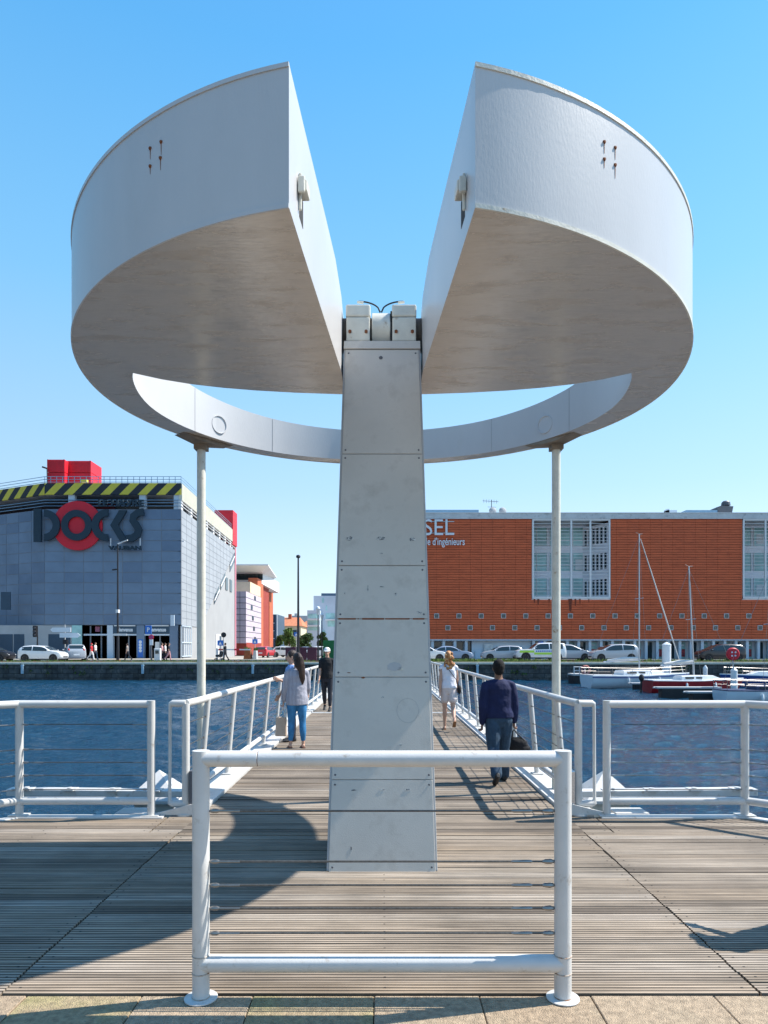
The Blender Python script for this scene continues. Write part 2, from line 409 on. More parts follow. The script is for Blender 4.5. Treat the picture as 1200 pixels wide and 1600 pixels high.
# ================================================================ RAILINGS
R_TOP = .041; HR = 1.17
WZ = [.30,.435,.57,.705,.97]
def base_plate(mb, x, y, r=.085, z=0):
    mb.lathe([(0,z+.001),(r,z+.001),(r,z+.006),(r-.003,z+.008),(0,z+.008)], (x,y,0), n=28)
def wire_run(th, a, b, zs, fit=.16, r=.0052, side=1):
    a = Vector(a); b = Vector(b); d = (b-a).normalized()
    for z in zs:
        A = a+Vector((0,0,z)); B = b+Vector((0,0,z))
        w_ = MB(); w_.tube([A,B], r, 6)
        wo_ = w_.build('wire', M['wire'], th)
        f = MB()
        f.tube([A+d*.0, A+d*.018, A+d*.035, A+d*.05], [.006,.012,.012,.006], 8); f.tube([A+d*.05, A+d*(.05+fit*.6)], .0065, 8)
        f.build('wire_fitting', M['steel'], wo_, world=True); f = MB()
        f.tube([B-d*.0, B-d*.02, B-d*.045, B-d*.06], [.007,.014,.012,.006], 8)
        f.tube([B-d*.06, B-d*.11], .0045, 8); f.tube([B-d*.11, B-d*.125, B-d*.20, B-d*.215], [.005,.009,.009,.005], 8); f.tube([B-d*.215, B-d*.26], .0045, 8)
        fo = f.build('turnbuckle', M['steel'], wo_, world=True)
# front guard rail
M['weld'] = mat('weld_bead', (.42,.36,.30), .6, 0, .25, 40, col2=(.25,.11,.05), c2scale=25, c2lo=.5, c2hi=.6)
HF = 1.198
Yf = 3.43; xl, xr = (314-597)*1.75/547, (879.5-597)*1.75/547
th = thing('guard_rail', ((xl+xr)/2, Yf, 0), 'white tubular guard rail alone in the foreground, on stone paving before the pillar', 'railing')
for x_ in (xl, xr):
    p = MB(); p.tube([(x_,Yf,.012),(x_,Yf,HF+.041)], .0425, 24); base_plate(p, x_, Yf, .082)
    po_ = p.build('post', M['white'], th)
    for z_ in (.010, .132, .218):
        q_ = MB(); q_.lathe([(.0425,z_-.004),(.0455,z_),(.0425,z_+.004)], (x_,Yf,0), n=20); q_.build('weld_bead', M['weld'], po_)
p = MB(); p.tube([(xl+.0,Yf,HF+.0),(xl+.285,Yf,HF)], .041, 24)
p.tube([(xl+.288,Yf,HF),(xr,Yf,HF)], .0412, 24)
zt = HF
p.build('top_rail', M['white'], th, bevel=.002)
p = MB(); p.tube([(xl+.283,Yf,HF),(xl+.290,Yf,HF)], .0385, 20); p.build('rail_joint', M['rust'], th)
p = MB(); p.tube([(xl,Yf,.175),(xr,Yf,.175)], .043, 24); p.build('bottom_rail', M['white'], th)
wire_run(th, (xl+.043,Yf,0), (xr-.043,Yf,0), [Z_(v,Yf) for v in (1458,1419,1383,1346,1267)], fit=.17)

def kink_rail(sx, side):
    lab = 'white wire railing on the %s edge of the boardwalk, bending towards the viewer' % side
    th = thing('wire_railing', (sx*3.1, EDGE, 0), lab, 'railing', 'wire railings at the platform edge')
    x0 = 2.335 if sx > 0 else -2.40
    d = Vector((sx*.75, -.66, 0)).normalized(); K = Vector((sx*KX, EDGE, 0))
    posts = [Vector((x0,EDGE,0)), K, K+d*1.5, K+d*3.0, K+d*4.5]
    for q in posts:
        p = MB(); p.tube([q+Vector((0,0,.0)), q+Vector((0,0,HR if q is not posts[0] else HR+.038))], .040, 20)
        p.box(q.x-.09, q.x+.09, q.y-.06, q.y+.06, .016, .026)
        p.build('post', M['white'], th)
    for nm, z, r in (('top_rail', HR, .040), ('bottom_rail', .165, .040)):
        p = MB(); p.tube([posts[0]+Vector((0,0,z)), K+Vector((0,0,z))], r, 20)
        p.tube([K+Vector((0,0,z)), posts[-1]+Vector((0,0,z))], r+.0003, 20); p.ell(K+Vector((0,0,z)), r, r, r, 16)
        p.build(nm, M['white'], th)
    zs = [.285,.43,.565,.70,.96]
    for a, b in zip(posts[:-1], posts[1:]):
        dd = (b-a).normalized()
        wire_run(th, a+dd*.04, b-dd*.04, zs)
kink_rail(-1, 'left'); kink_rail(1, 'right')

# ---- bridge with its own rails
BX = 2.05; BL = 57.0
fb = thing('footbridge', (0, 7.2, 0), 'long wooden decked footbridge with white steel edge beams crossing the basin to the far quay', 'bridge')
bd = MB(); boards(bd, -1.90, 1.90, 7.12, 18.6); boards(bd, -1.90, 1.90, 18.8, BL)
bd.build('bridge_deck', [M['wood'], M['dark']], fb)
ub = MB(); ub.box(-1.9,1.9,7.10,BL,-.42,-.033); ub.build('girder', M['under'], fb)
jb = MB(); jb.box(-1.9,1.9,18.62,18.78,-.03,.004); jb.build('expansion_joint', M['white'], fb)
for sx in (-1, 1):
    e = MB()
    for ya, yb in ((7.28,18.60),(18.80,BL)):
        e.prism([(sx*1.915,ya,.035),(sx*2.26,ya,.02),(sx*2.26,ya,-.40),(sx*1.915,ya,-.40)], (0,yb-ya,0))
    e.build('edge_beam', M['white'], fb, bevel=.008)
def bridge_rail(sx, side):
    th = thing('bridge_railing', (sx*BX, 7.25, 0), 'long white %s-hand bridge railing of leaning posts, running away across the water' % side, 'railing', 'bridge railings')
    lean = .10
    g0 = Vector((sx*2.065, 7.22, 0))
    # end post, vertical, with its slim rounded loop on the outside
    p = MB(); p.tube([g0, g0+Vector((0,0,HR))], .040, 20); p.lathe([(0,.001),(.10,.001),(.10,.016),(0,.016)], g0, n=24); p.build('post', M['white'], th)
    p = MB(); xo = g0.x+sx*.165
    pts = [(g0.x,7.22,HR), (xo-sx*.03,7.22,HR), (xo-sx*.008,7.22,HR-.010), (xo,7.22,HR-.04), (xo+sx*.005,7.22,.16), (xo,7.22,.13), (xo-sx*.03,7.22,.115), (g0.x,7.22,.115)]
    p.tube(pts, [.039,.038,.030,.017,.017,.032,.040,.040], 16); p.build('end_loop', M['white'], th)
    y = 8.0; ys = []
    while y < BL-1: ys.append(y); y += 1.43
    for y in ys:
        p = MB(); p.tube([(sx*(2.03+lean),y,.03),(sx*2.03,y,HR)], .035, 14 if y < 25 else 8)
        p.box(sx*(2.03+lean)-.07, sx*(2.03+lean)+.07, y-.09, y+.09, .03, .045)
        p.build('post', M['white'], th)
    tp = MB(); tp.tube([g0+Vector((0,0,HR)), (sx*2.04,7.6,HR), (sx*2.03,BL,HR)], .040, 16); tp.build('top_rail', M['white'], th)
    bt = MB(); bt.tube([g0+Vector((0,0,.115)), (sx*2.11,7.7,.19), (sx*2.115,BL,.19)], .038, 16); bt.build('bottom_rail', M['white'], th)
    for z in (.33,.46,.59,.72,.96):
        xx = 2.03+lean*(1-z/HR)
        w_ = MB(); w_.tube([(g0.x,7.26,z),(sx*xx,8.0,z),(sx*xx,BL,z)], .005, 6)
        wo_ = w_.build('wire', M['wire'], th)
        f = MB()
        for y in ys[:12]:
            f.tube([(sx*xx,y-.06,z),(sx*xx,y+.06,z)], .010, 6)
        f.build('wire_fitting', M['steel'], wo_)
    q = MB(); s_ = -sx
    if sx < 0: q.box(g0.x+.045, g0.x+.12, 7.17, 7.27, .12, .47)
    else: q.box(g0.x-.13, g0.x-.045, 7.17, 7.27, .12, .47); 
    q.build('buffer_plate', M['plate_grey'] if sx < 0 else M['plate_silver'], th, bevel=.01)
    gs = MB(); gs.prism([(g0.x+sx*.0,7.14,.016),(g0.x+sx*.35,7.14,.016),(g0.x-sx*.10,7.14,.13),(g0.x-sx*.10,7.14,.016)], (0,.03,0)); 
    gs.build('gusset', M['white'], th)
bridge_rail(-1, 'left'); bridge_rail(1, 'right')

# ---- mooring piles with pyramid caps and fender beams
def pyr_pile(sx, side):
    x = sx*X_(945,9.6); y = 9.6
    th = thing('fender_pile', (x, y, -1.2), 'white pile with a pyramid cap in the water, %s of the bridge head' % side, 'pile', 'white capped piles beside the bridge')
    c = MB(); a = .36; zb = Z_(1243,9.6); zt = Z_(1206,9.6)
    c.box(x-a, x+a, y-a, y+a, zb-.04, zb)
    c.add([(x-a,y-a,zb),(x+a,y-a,zb),(x+a,y+a,zb),(x-a,y+a,zb),(x,y,zt+.03)], [(0,1,4),(1,2,4),(2,3,4),(3,0,4)])
    c.build('cap', M['white'], th)
    s_ = MB(); s_.box(x-.26, x+.26, y-.26, y+.26, -1.3, zb-.04); s_.build('shaft', M['cream'], th, bevel=.01)
    fbm = thing('fender_beam', (sx*4.2, 8.35, -.3), 'white horizontal fender beam with bolted lugs, behind the %s wire railing' % side, 'beam', 'fender beams')
    b = MB(); b.prism([(sx*2.35,8.3,.02),(sx*2.35,8.3,-.055),(sx*4.55,8.3,-.04),(sx*4.55,8.3,.045)], (0,.16,0)); b.build('beam', M['white'], fbm, bevel=.008)
    l = MB()
    for k in range(4):
        xx = sx*(2.75+.52*k); l.box(xx-.07,xx+.07,8.25,8.42,.02+.006*k,.035+.006*k); l.lathe([(0,.05+.006*k),(.03,.05+.006*k),(.03,.03+.006*k)], (xx,8.33,0), n=10)
    l.build('lug', M['white'], fbm)
    c2 = MB(); c2.box(sx*2.8,sx*3.2,8.2,8.5,-.45,-.22); c2.box(sx*2.9,sx*3.1,8.25,8.45,-1.2,-.45); c2.build('bracket', M['white'], fbm, bevel=.01)
pyr_pile(-1, 'left'); pyr_pile(1, 'right')

# ================================================================ PILLAR
PY0, PYS = 5.39, .21
def pil(u, v, out=0.0):      # point on the sloping front face
    k = (V0-v)/F; z = (EYE+PY0*k)/(1-PYS*k); y = PY0+PYS*z
    return Vector(((u-U0)*y/F, y-out, z))
PT = pil(597, 533).z
pt = thing('bridge_pillar', (0, 6.1, 0), 'tall tapering grey panelled steel pillar in the middle, carrying the split ring', 'pillar')
def hw(z): return .437 + (.352-.437)*z/PT
b = MB()
def pring(z, ins=0, fy=0.0): 
    h = hw(z)-ins; yf = PY0+PYS*z+fy; yb_ = 6.27+.15*z
    return [Vector((-h+.0,yf,z)), Vector((h,yf,z)), Vector((h,yb_,z)), Vector((-h,yb_,z))]
b.rings([pring(0), pring(PT)], smooth=False)
b.build('core', M['pillar_edge'], pt, bevel=.004)
seams = [533+14, 710, 884, 967, 1058, 1218, 1362.5]
cols = {}
for i in range(len(seams)-1):
    v0, v1 = seams[i], seams[i+1]
    zt, zb = pil(597,v0).z-.003, pil(597,v1).z+.003
    f = MB(); ins = .018
    def fp(s, z): return Vector((s*(hw(z)-ins), PY0+PYS*z-.0, z))
    f.prism([fp(-1,zb), fp(1,zb), fp(1,zt), fp(-1,zt)], (0,-.012,0))
    po = f.build('panel', M['pillar'], pt, bevel=.003)
    sc = MB()
    for s in (-1,1):
        for z in (zb+.035, zt-.035):
            q = fp(s, z); q.x -= s*.028
            sc.lathe([(0,.004),(.007,.003),(.009,0)], q-Vector((0,.012,0)), (0,-1,0), n=10)
    sc.build('screw', M['plate_grey'], po)
cp = MB(); 
zt_ = pil(597,534).z; zb_ = pil(597,546).z
cp.prism([Vector((-hw(zb_)-.0,PY0+PYS*zb_,zb_)),Vector((hw(zb_),PY0+PYS*zb_,zb_)),Vector((hw(zt_),PY0+PYS*zt_,zt_)),Vector((-hw(zt_),PY0+PYS*zt_,zt_))], (0,-.02,0))
cp.build('cap_plate', M['pillar'], pt, bevel=.003)
# rusty seam, worn sticker scraps and marks
f = MB()
for (ua, ub, h) in ((529,556,2.2),(559,560.5,1.5),(566,600,2.5),(602,640,2.0),(645,663,2.2)):
    f.prism([pil(ua,967+h/2,.0125), pil(ub,967+h/2,.0125), pil(ub,967-h/2,.0125), pil(ua,967-h/2,.0125)], (0,-.002,0))
f.build('rust_streak', M['rust'], pt)
M['scrap'] = mat('sticker_scrap', (.10,.11,.12), .7, 0, .5, 60, col2=(.5,.5,.48), c2scale=50, c2lo=.45, c2hi=.55)
M['scrap2'] = mat('sticker_scrap_blue', (.05,.35,.45), .6, 0, .3, 60, col2=(.55,.52,.44), c2scale=30, c2lo=.4, c2hi=.5)
def scrap(u, v, w, h, m, n=9, nm='sticker_scrap'):
    f = MB(); pts = []
    for i in range(n):
        a = 2*pi*i/n; r = random.uniform(.55,1)
        pts.append(pil(u+cos(a)*w/2*r, v-sin(a)*h/2*r, .0125))
    f.prism(pts, (0,-.0015,0)); return f.build(nm, m, pt)
scrap(546,842,14,8,M['scrap']); scrap(595,842,20,7,M['scrap']); scrap(644,843,15,8,M['scrap']); scrap(596,865,7,2.5,M['scrap'])
scrap(575,920,2,13,M['scrap']); scrap(597,917,11,1.6,M['scrap']); scrap(619,929,6,8,M['scrap'],5); scrap(655,957,11,6,M['scrap'],5)
scrap(539,927,4,5,M['scrap'],4); scrap(616,1040,30,17,M['pillar_edge'],8); scrap(626,1045,13,6,M['scrap2'],7); scrap(598,1089,6,4,M['scrap']); scrap(545,1051,8,2,M['rust'],5); scrap(567,1059,9,4,M['rust'],5)
scrap(625,1163,9,4,M['scrap'],6); scrap(552,1234,12,3,M['scrap'],6); scrap(597,1233,11,3,M['scrap'],5); scrap(637,1233,13,3,M['scrap'],6); scrap(549,1327,3,16,M['scrap'],5)
f = MB(); f.lathe([(0,.006),(.014,.006),(.018,0)], pil(595,560,.012), (0,-1,0), n=16); f.build('bolt', M['plate_grey'], pt)
# scratched circle
cpts = [pil(637+17*cos(2*pi*i/28), 1110+19*sin(2*pi*i/28), .0125) for i in range(29)]
f = MB(); f.tube(cpts, .0012, 4); f.build('scratch', M['pillar_edge'], pt)
# bearing blocks, axle, drum, hoses
YB = 6.38
for (ua, ub) in ((541,578),(613,650)):
    xa, xb = X_(ua,YB), X_(ub,YB)
    f = MB(); zb, zm, zt = PT+.004, Z_(496,YB), Z_(476,YB)
    f.box(xa,xb,YB-.02,YB+.42,zb,zm-.004); bo = f.build('bearing_block', M['cream'], pt, bevel=.012)
    f = MB(); f.box(xa-.004,xb+.004,YB-.015,YB+.42,zm+.002,zt); f.build('bearing_cap', M['cream'], bo, bevel=.016)
    f = MB()
    for xx in (xa+.035, xb-.035): 
        f.lathe([(0,zt+.02),(.016,zt+.02),(.016,zt)], (xx,YB+.06,0), n=6)
        f.lathe([(0,.012),(.016,.012),(.016,0)], (xx,YB-.02,PT+.09), (0,-1,0), n=6)
    f.build('bolt', M['rust'], bo)
f = MB(); f.tube([(-.372,YB+.2,Z_(510,YB)),(.372,YB+.2,Z_(510,YB))], .155, 28); f.build('axle', mat('axle_grease', (.11,.085,.065), .6, .2, .3, 12), pt)
f = MB(); f.tube([(X_(581,YB),YB+.17,Z_(508,YB)),(X_(610,YB),YB+.17,Z_(508,YB))], .175, 32); f.build('drum', M['cream'], pt, bevel=.006)
f = MB(); f.box(X_(610,YB),X_(613,YB),YB,YB+.3,PT,Z_(486,YB)); f.build('brake_plate', M['dark'], pt)
for s in (-1,1):
    f = MB(); pts = []
    for i in range(11):
        t = i/10; u = 595+s*(1+34*t); v = 488-17*sqrt(max(0,1-(1-t)**2))
        pts.append(px(u, v, YB+.10))
    f.tube(pts, .0075, 8); f.build('hose', M['rubber'], pt)
    f = MB(); f.tube([px(595+s*27,473,YB+.1), px(595+s*37,472,YB+.1)], .012, 8); f.build('hose_fitting', M['cream'], pt)

# ================================================================ SPLIT RING (counterweight)
ZB = 4.29
M['bracket'] = mat('bracket_steel', (.25,.20,.15), .6, .2, .25, 9)
TH = [-90,-78,-66,-58,-47,-36,-26,-18,-10,0,13,30,45,60,79,90]
RR = [2.715,2.705,2.69,2.685,2.687,2.70,2.715,2.73,2.75,2.785,2.825,2.85,2.86,2.86,2.86,2.86]
def interp(t, A, B):
    if t <= A[0]: return B[0]
    for a, b_, p, q in zip(A[:-1], A[1:], B[:-1], B[1:]):
        if t <= b_: return p+(q-p)*(t-a)/(b_-a)
    return B[-1]
def smoothr(t, A, B, w=9):
    return sum(interp(t+d, A, B) for d in (-w,-w/2,0,w/2,w))/5
YC = 6.6
def outer(t): 
    r = smoothr(t, TH, RR); return Vector((r*cos(radians(t)), YC+r*sin(radians(t))))
IT = [-7,4,16,30,45,60,77,90]; IR = [2.32,2.42,2.53,2.60,2.655,2.68,2.67,2.665]
def inner(t):
    r = interp(t, IT, IR) if t < 0 else smoothr(t, IT, IR, 5); return Vector((r*cos(radians(t)), YC+r*sin(radians(t))))
def ztop(y): return interp(y, [4.6,6.3,8.0,9.5], [5.12,5.10,4.80,4.66])
SL = lambda y: .54-.0705*(y-3.93) if y < 6.3 else .373
cw = thing('counterweight_ring', (0, 6.6, ZB), 'huge white split disc and thin ring balanced on top of the pillar against the sky', 'counterweight')
SH = {}
for s in (-1, 1):
    loop = []     # (x, y, tag)
    t0 = math.degrees(atan2(3.93-YC, .54))
    n = 72
    for i in range(n+1):
        t = t0+(90-t0)*i/n; q = outer(t); loop.append((q.x, q.y, 'o'))
    loop[-1] = (0.002, loop[-1][1], 'e')
    for i in range(41):
        t = 90-(97)*i/40; q = inner(t); loop.append((max(q.x,.002), q.y, 'i'))
    loop[-1] = (2.30, 6.33, 'c')
    for q in ((2.08,6.48),(1.83,6.60),(1.55,6.69),(1.24,6.76),(.85,6.82),(.42,6.86)): loop.append((q[0], q[1], 'c'))
    loop.append((.375, 6.86, 's'))
    for y in (6.6,6.3,5.9,5.4,4.9,4.4): loop.append((SL(y), y, 's'))
    NL = len(loop)
    P2 = [Vector((s*a, b_)) for a, b_, _ in loop]
    bot = [Vector((p.x, p.y, ZB)) for p in P2]; top = [Vector((p.x, p.y, ztop(p.y) if not (5.9 < p.y < 7 and abs(p.x) < .45) else interp(p.y,[5.9,6.3,6.9],[5.10,4.98,4.9]))) for p in P2]
    mb = MB(); b0 = len(mb.v)
    mb.v += [tuple(v) for v in bot+top]
    for i in range(NL):
        j = (i+1) % NL
        f = (i, j, NL+j, NL+i); f = f if s > 0 else f[::-1]
        mb.f.append(list(f)); mb.m.append(0); mb.sm.append(True)
    # triangulated caps
    from mathutils.geometry import tessellate_polygon
    for base, mi, up in ((0,1,False),(NL,0,True)):
        for tri in tessellate_polygon([[Vector((p.x,p.y,0)) for p in P2]]):
            a, b_, c_ = [Vector((P2[k].x,P2[k].y,0)) for k in tri]
            nz = (b_-a).cross(c_-a).z
            tr = list(tri) if (nz > 0) == up else list(tri)[::-1]
            mb.f.append([k+base for k in tr]); mb.m.append(mi); mb.sm.append(False)
    sh = mb.build('weight_shell', [M['shell'], M['soffit']], cw, sharp=30, label='%s half of the white split disc with its half of the thin ring' % ('left' if s < 0 else 'right'))
    SH[s] = sh
    # rolled edge lips, bottom and top, slightly proud
    for zz, nm in ((0,'bottom'),(1,'top')):
        f = MB(); prevr = []
        for i in range(0, n-0):
            p = P2[i]; d = (P2[i+1]-P2[max(0,i-1)]).normalized(); nn = Vector((d.y,-d.x))*s
            z = (ZB-.006) if zz == 0 else top[i].z-.022
            h = .026
            prevr.append([Vector((p.x+nn.x*a, p.y+nn.y*a, z+b_)) for a, b_ in ((-.004,0),(.007,0),(.007,h),(-.004,h))])
        f.rings(prevr, smooth=False, flip=(s < 0)); f.build('edge_lip', M['cream'] if s > 0 else M['shell'], sh)
    f = MB()   # slot corner edge strip
    # weld seams on the inner wall of the ring
    for t in (33, 58, 84):
        q = inner(t); q2 = inner(t+.12); nn = Vector((-cos(radians(t)), -sin(radians(t))))
        a = Vector((s*q.x, q.y, ZB+.004)); b_ = Vector((s*q2.x, q2.y, ZB+.004)); h = ztop(q.y)-ZB-.01
        n3 = Vector((s*nn.x, nn.y, 0))*.003
        f.prism([a+n3, b_+n3, b_+n3+Vector((0,0,h)), a+n3+Vector((0,0,h))], -n3*.9)
    f.build('weld_seam', M['pillar_edge'], sh)
    # round lamp housings on the inner wall
    t = 41.3; q = inner(t); nrm = Vector((-s*cos(radians(t)), -sin(radians(t)), 0))
    f = MB(); f.lathe([(.0,.004),(.095,.004),(.100,.014),(.108,.014),(.112,.0)], Vector((s*q.x, q.y, 4.47)), nrm, n=28); f.build('porthole', M['shell'], sh)
    # rusted bolt heads with their run marks
    bl = ((235,232),(252,222),(235,260),(251,247)) if s < 0 else ((944,222),(961,231),(944,249),(961,258))
    for (u, v) in bl:
        m_ = (u-U0)/F; best = None
        for i in range(n):
            a, b_ = P2[i], P2[i+1]; d = b_-a; den = d.x-m_*d.y
            if abs(den) < 1e-9: continue
            tt_ = (m_*a.y-a.x)/den
            if -.001 <= tt_ <= 1.001:
                yq = a.y+tt_*d.y
                if best is None or yq < best[0]: best = (yq, Vector((d.y,-d.x,0)).normalized()*s)
        yq, nn = best; z = Z_(v, yq); c = Vector((m_*yq, yq, z))
        f = MB(); f.lathe([(0,.010),(.008,.009),(.012,.0),(.012,-.004)], c, nn, n=12)
        bo = f.build('bolt_head', M['rust'], sh)
        tg = Vector((0,0,1)).cross(nn)
        f = MB(); k = random.uniform(.05,.10)
        f.prism([c+nn*.001-tg*.0035, c+nn*.001+tg*.0035, c+nn*.001+tg*.001-Vector((0,0,k)), c+nn*.001-tg*.001-Vector((0,0,k))], nn*.0012); f.build('rust_streak', M['rust'], bo)
    # latch on the slot wall
    y = 4.27; xw = s*SL(y); z = 4.57; d = Vector((-s*.0705, 1, 0)).normalized(); nn = Vector((-s,0,0))
    f = MB(); f.obox(Vector((xw,y+.06,z-.05))+nn*.003, d*.065, nn*.003, (0,0,.085)); f.build('latch_hole', M['dark'], sh)
    f = MB(); f.obox(Vector((xw,y-.03,z))+nn*.010, d*.010, nn*.010, (0,0,.115)); f.obox(Vector((xw,y+.0,z+.03))+nn*.03, d*.055, nn*.028, (0,0,.035)); f.obox(Vector((xw,y-.07,z+.02))+nn*.022, d*.012, nn*.022, (0,0,.05))
    f.build('latch', M['cream'], sh, bevel=.008)
    # hanger rod and its bracket under the ring
    xr_, yr_ = s*X_(869 if s > 0 else 882,8.42)*1.0, 8.42
    xr_ = X_(869,8.42) if s > 0 else X_(314.5,8.42)
    f = MB(); f.tube([(xr_,yr_,.02),(xr_,yr_,ZB-.03)], .052, 20); f.build('hanger_rod', M['cream'], cw)
    tgv = Vector((-s*sin(radians(40)), cos(radians(40)), 0)); nv = Vector((tgv.y,-tgv.x,0)); c0 = Vector((xr_-s*.05,yr_-.04,ZB))
    f = MB(); f.prism([c0-tgv*.36-nv*.1+Vector((0,0,-.001)), c0-tgv*.10-nv*.1+Vector((0,0,-.05)), c0+tgv*.10-nv*.1+Vector((0,0,-.05)), c0+tgv*.36-nv*.1+Vector((0,0,-.001))], nv*.2)
    f.box(xr_-.075,xr_+.075,yr_-.075,yr_+.075,ZB-.11,ZB-.03)
    f.build('rod_bracket', M['bracket'], cw, bevel=.004)

SC = 1.0           # overall size of the ring
for o in list(cw.children):
    for q in [o]+list(o.children)+[k for c_ in o.children for k in c_.children]:
        q.data.transform(Matrix.Translation(Vector((0,0,0))) @ Matrix.Scale(SC, 4))
cw.location = (0, 6.6*SC, EYE+(ZB-EYE)*SC)
# ================================================================ FAR QUAY
GZ = .56
M['q_ground'] = mat('far_ground', (.30,.28,.25), .9, 0, .15, .6, col2=(.36,.32,.25), c2scale=.2)
M['asphalt'] = mat('asphalt', (.09,.09,.095), .9, 0, .2, 3)
M['walk'] = mat('far_pavement', (.42,.38,.31), .9, 0, .12, 2)
M['coping'] = mat('coping', (.62,.58,.48), .8, 0, .15, 2, col2=(.35,.31,.25), c2scale=3, c2lo=.55)
def qwall_mat():
    m = mat('quay_wall', (.075,.078,.08), .9, 0, .5, 1.4, bump=.5, bscale=8, col2=(.16,.15,.13), c2scale=2.5, c2lo=.5, c2hi=.7)
    t = m.node_tree; L = t.links.new; b = t.nodes['Principled BSDF']
    src = b.inputs['Base Color'].links[0].from_socket
    br = N(t, 'ShaderNodeTexBrick', Scale=1.0); br.inputs['Color1'].default_value = (1,1,1,1); br.inputs['Color2'].default_value = (.7,.7,.7,1); br.inputs['Mortar'].default_value = (.35,.35,.35,1)
    br.inputs['Brick Width'].default_value = .9; br.inputs['Row Height'].default_value = .38; br.inputs['Mortar Size'].default_value = .03
    tc = N(t, 'ShaderNodeTexCoord'); mp = N(t, 'ShaderNodeMapping'); mp.inputs['Rotation'].default_value = (radians(90),0,0); L(tc.outputs['Object'], mp.inputs[0]); L(mp.outputs[0], br.inputs[0])
    mx = N(t, 'ShaderNodeMix', data_type='RGBA', blend_type='MULTIPLY'); mx.inputs[0].default_value = 1
    L(src, mx.inputs[6]); L(br.outputs[0], mx.inputs[7]); L(mx.outputs[2], b.inputs['Base Color'])
    return m
M['qwall'] = qwall_mat()
M['grass'] = mat('grass', (.13,.19,.04), .9, 0, .4, 3)
M['leaf'] = mat('leaf', (.07,.13,.025), .7, 0, .4, .8)
M['leaf2'] = mat('leaf_dark', (.035,.075,.02), .7, 0, .4, .8)
M['bark'] = mat('bark', (.10,.075,.05), .9, 0, .3, 5)
g = MB(); g.add([(-3000,57.4,GZ-.05),(3000,57.4,GZ-.05),(3000,3500,GZ-.05),(-3000,3500,GZ-.05)], [(0,1,2,3)])
tag(g.build('far_ground', M['q_ground']), kind='structure')
g = MB(); g.box(-300,300,61.5,68.4,GZ-.3,GZ-.02); tag(g.build('road', M['asphalt']), kind='structure')
g = MB(); g.box(-300,300,68.4,74.9,GZ-.3,GZ+.08); g.box(-300,300,59.6,61.5,GZ-.3,GZ-.01); tag(g.build('far_pavement', M['walk']), kind='structure')
g = MB(); x = -300
for yy in (64.9,):
    x = -60
    while x < 60: g.box(x,x+3,yy-.06,yy+.06,GZ-.03,GZ-.016); x += 6
tag(g.build('road_markings', mat('road_paint', (.7,.7,.68), .7)), kind='structure')
qw = MB(); qw.box(-300,300,57.05,57.9,-3,.42); 
o = qw.build('quay_wall', M['qwall']); pin(o); tag(o, 'dark stone quay wall across the water with weeds growing in its joints', 'quay wall')
cp_ = MB(); x = -80
while x < 80:
    cp_.box(x+.01,x+1.99,56.95,57.75,.42,.60+random.uniform(-.004,.004)); x += 2
cp_.build('coping', M['coping'], o)
rl = MB(); 
for yy in (58.6, 59.3): rl.box(-80,80,yy,yy+.12,GZ-.1,GZ+.10)
rl.build('rail_beam', M['rust'], o)
# ladders / pale fender strips on the quay wall
for k, (u, lab) in enumerate(((35,'leftmost pale blue fender strip on the quay wall, below the white hatchback'),(223,'pale blue fender strip on the quay wall below the glass entrance'),(395,'pale blue fender strip on the quay wall left of the bridge'),(746,'pale blue fender strip on the quay wall right of the bridge'))):
    x = X_(u,56.9); f = MB(); f.box(x-.09,x+.09,56.82,56.98,-.35,.40); f.box(x-.13,x+.13,56.86,57.0,.28,.36)
    f = f.build('fender_strip', mat('fender_blue', (.36,.50,.60), .6)); pin(f); tag(f, lab, 'fender', 'fender strips on the far quay wall')
# weeds: blades in tufts
def tufts(mb, n, fx, fy, fz, h, droop=0):
    for _ in range(n):
        x, y, z = fx(), fy(), fz(); k = random.uniform(.6,1.4)*h
        for b_ in range(7):
            a = random.uniform(0, 2*pi); l = k*random.uniform(.5,1); dx, dy = cos(a)*l*.5, sin(a)*l*.4-droop*l*.5
            top = l*(1 if not droop else random.uniform(-.6,.5)); w_ = .02+.05*l
            mb.add([(x-w_,y,z),(x+w_,y,z),(x+dx*.6+w_*.8,y+dy*.7,z+top*.6),(x+dx,y+dy,z+top)], [(0,1,2,3)], random.choice((0,0,1)))
t_ = MB(); tufts(t_, 2600, lambda: random.uniform(-40,40), lambda: random.uniform(57.9,59.7), lambda: GZ-.05, .22)
tufts(t_, 900, lambda: random.choice((random.uniform(-4,42),random.uniform(4,12))), lambda: random.uniform(57.8,58.8), lambda: GZ-.05, .34)
tag(t_.build('grass', [M['grass'], M['leaf']]), kind='stuff', label='dry grass and weeds along the far quay edge', cat='grass')
t_ = MB()
for _ in range(60):
    cx, cz = random.uniform(-35,35), random.uniform(-.3,.30)
    tufts(t_, 5, lambda: cx+random.uniform(-.25,.25), lambda: 57.0, lambda: cz+random.uniform(-.12,.12), .22, 1)
tag(t_.build('wall_weeds', [M['leaf'], M['grass']]), kind='stuff', label='weeds hanging from the joints of the far quay wall', cat='weeds')

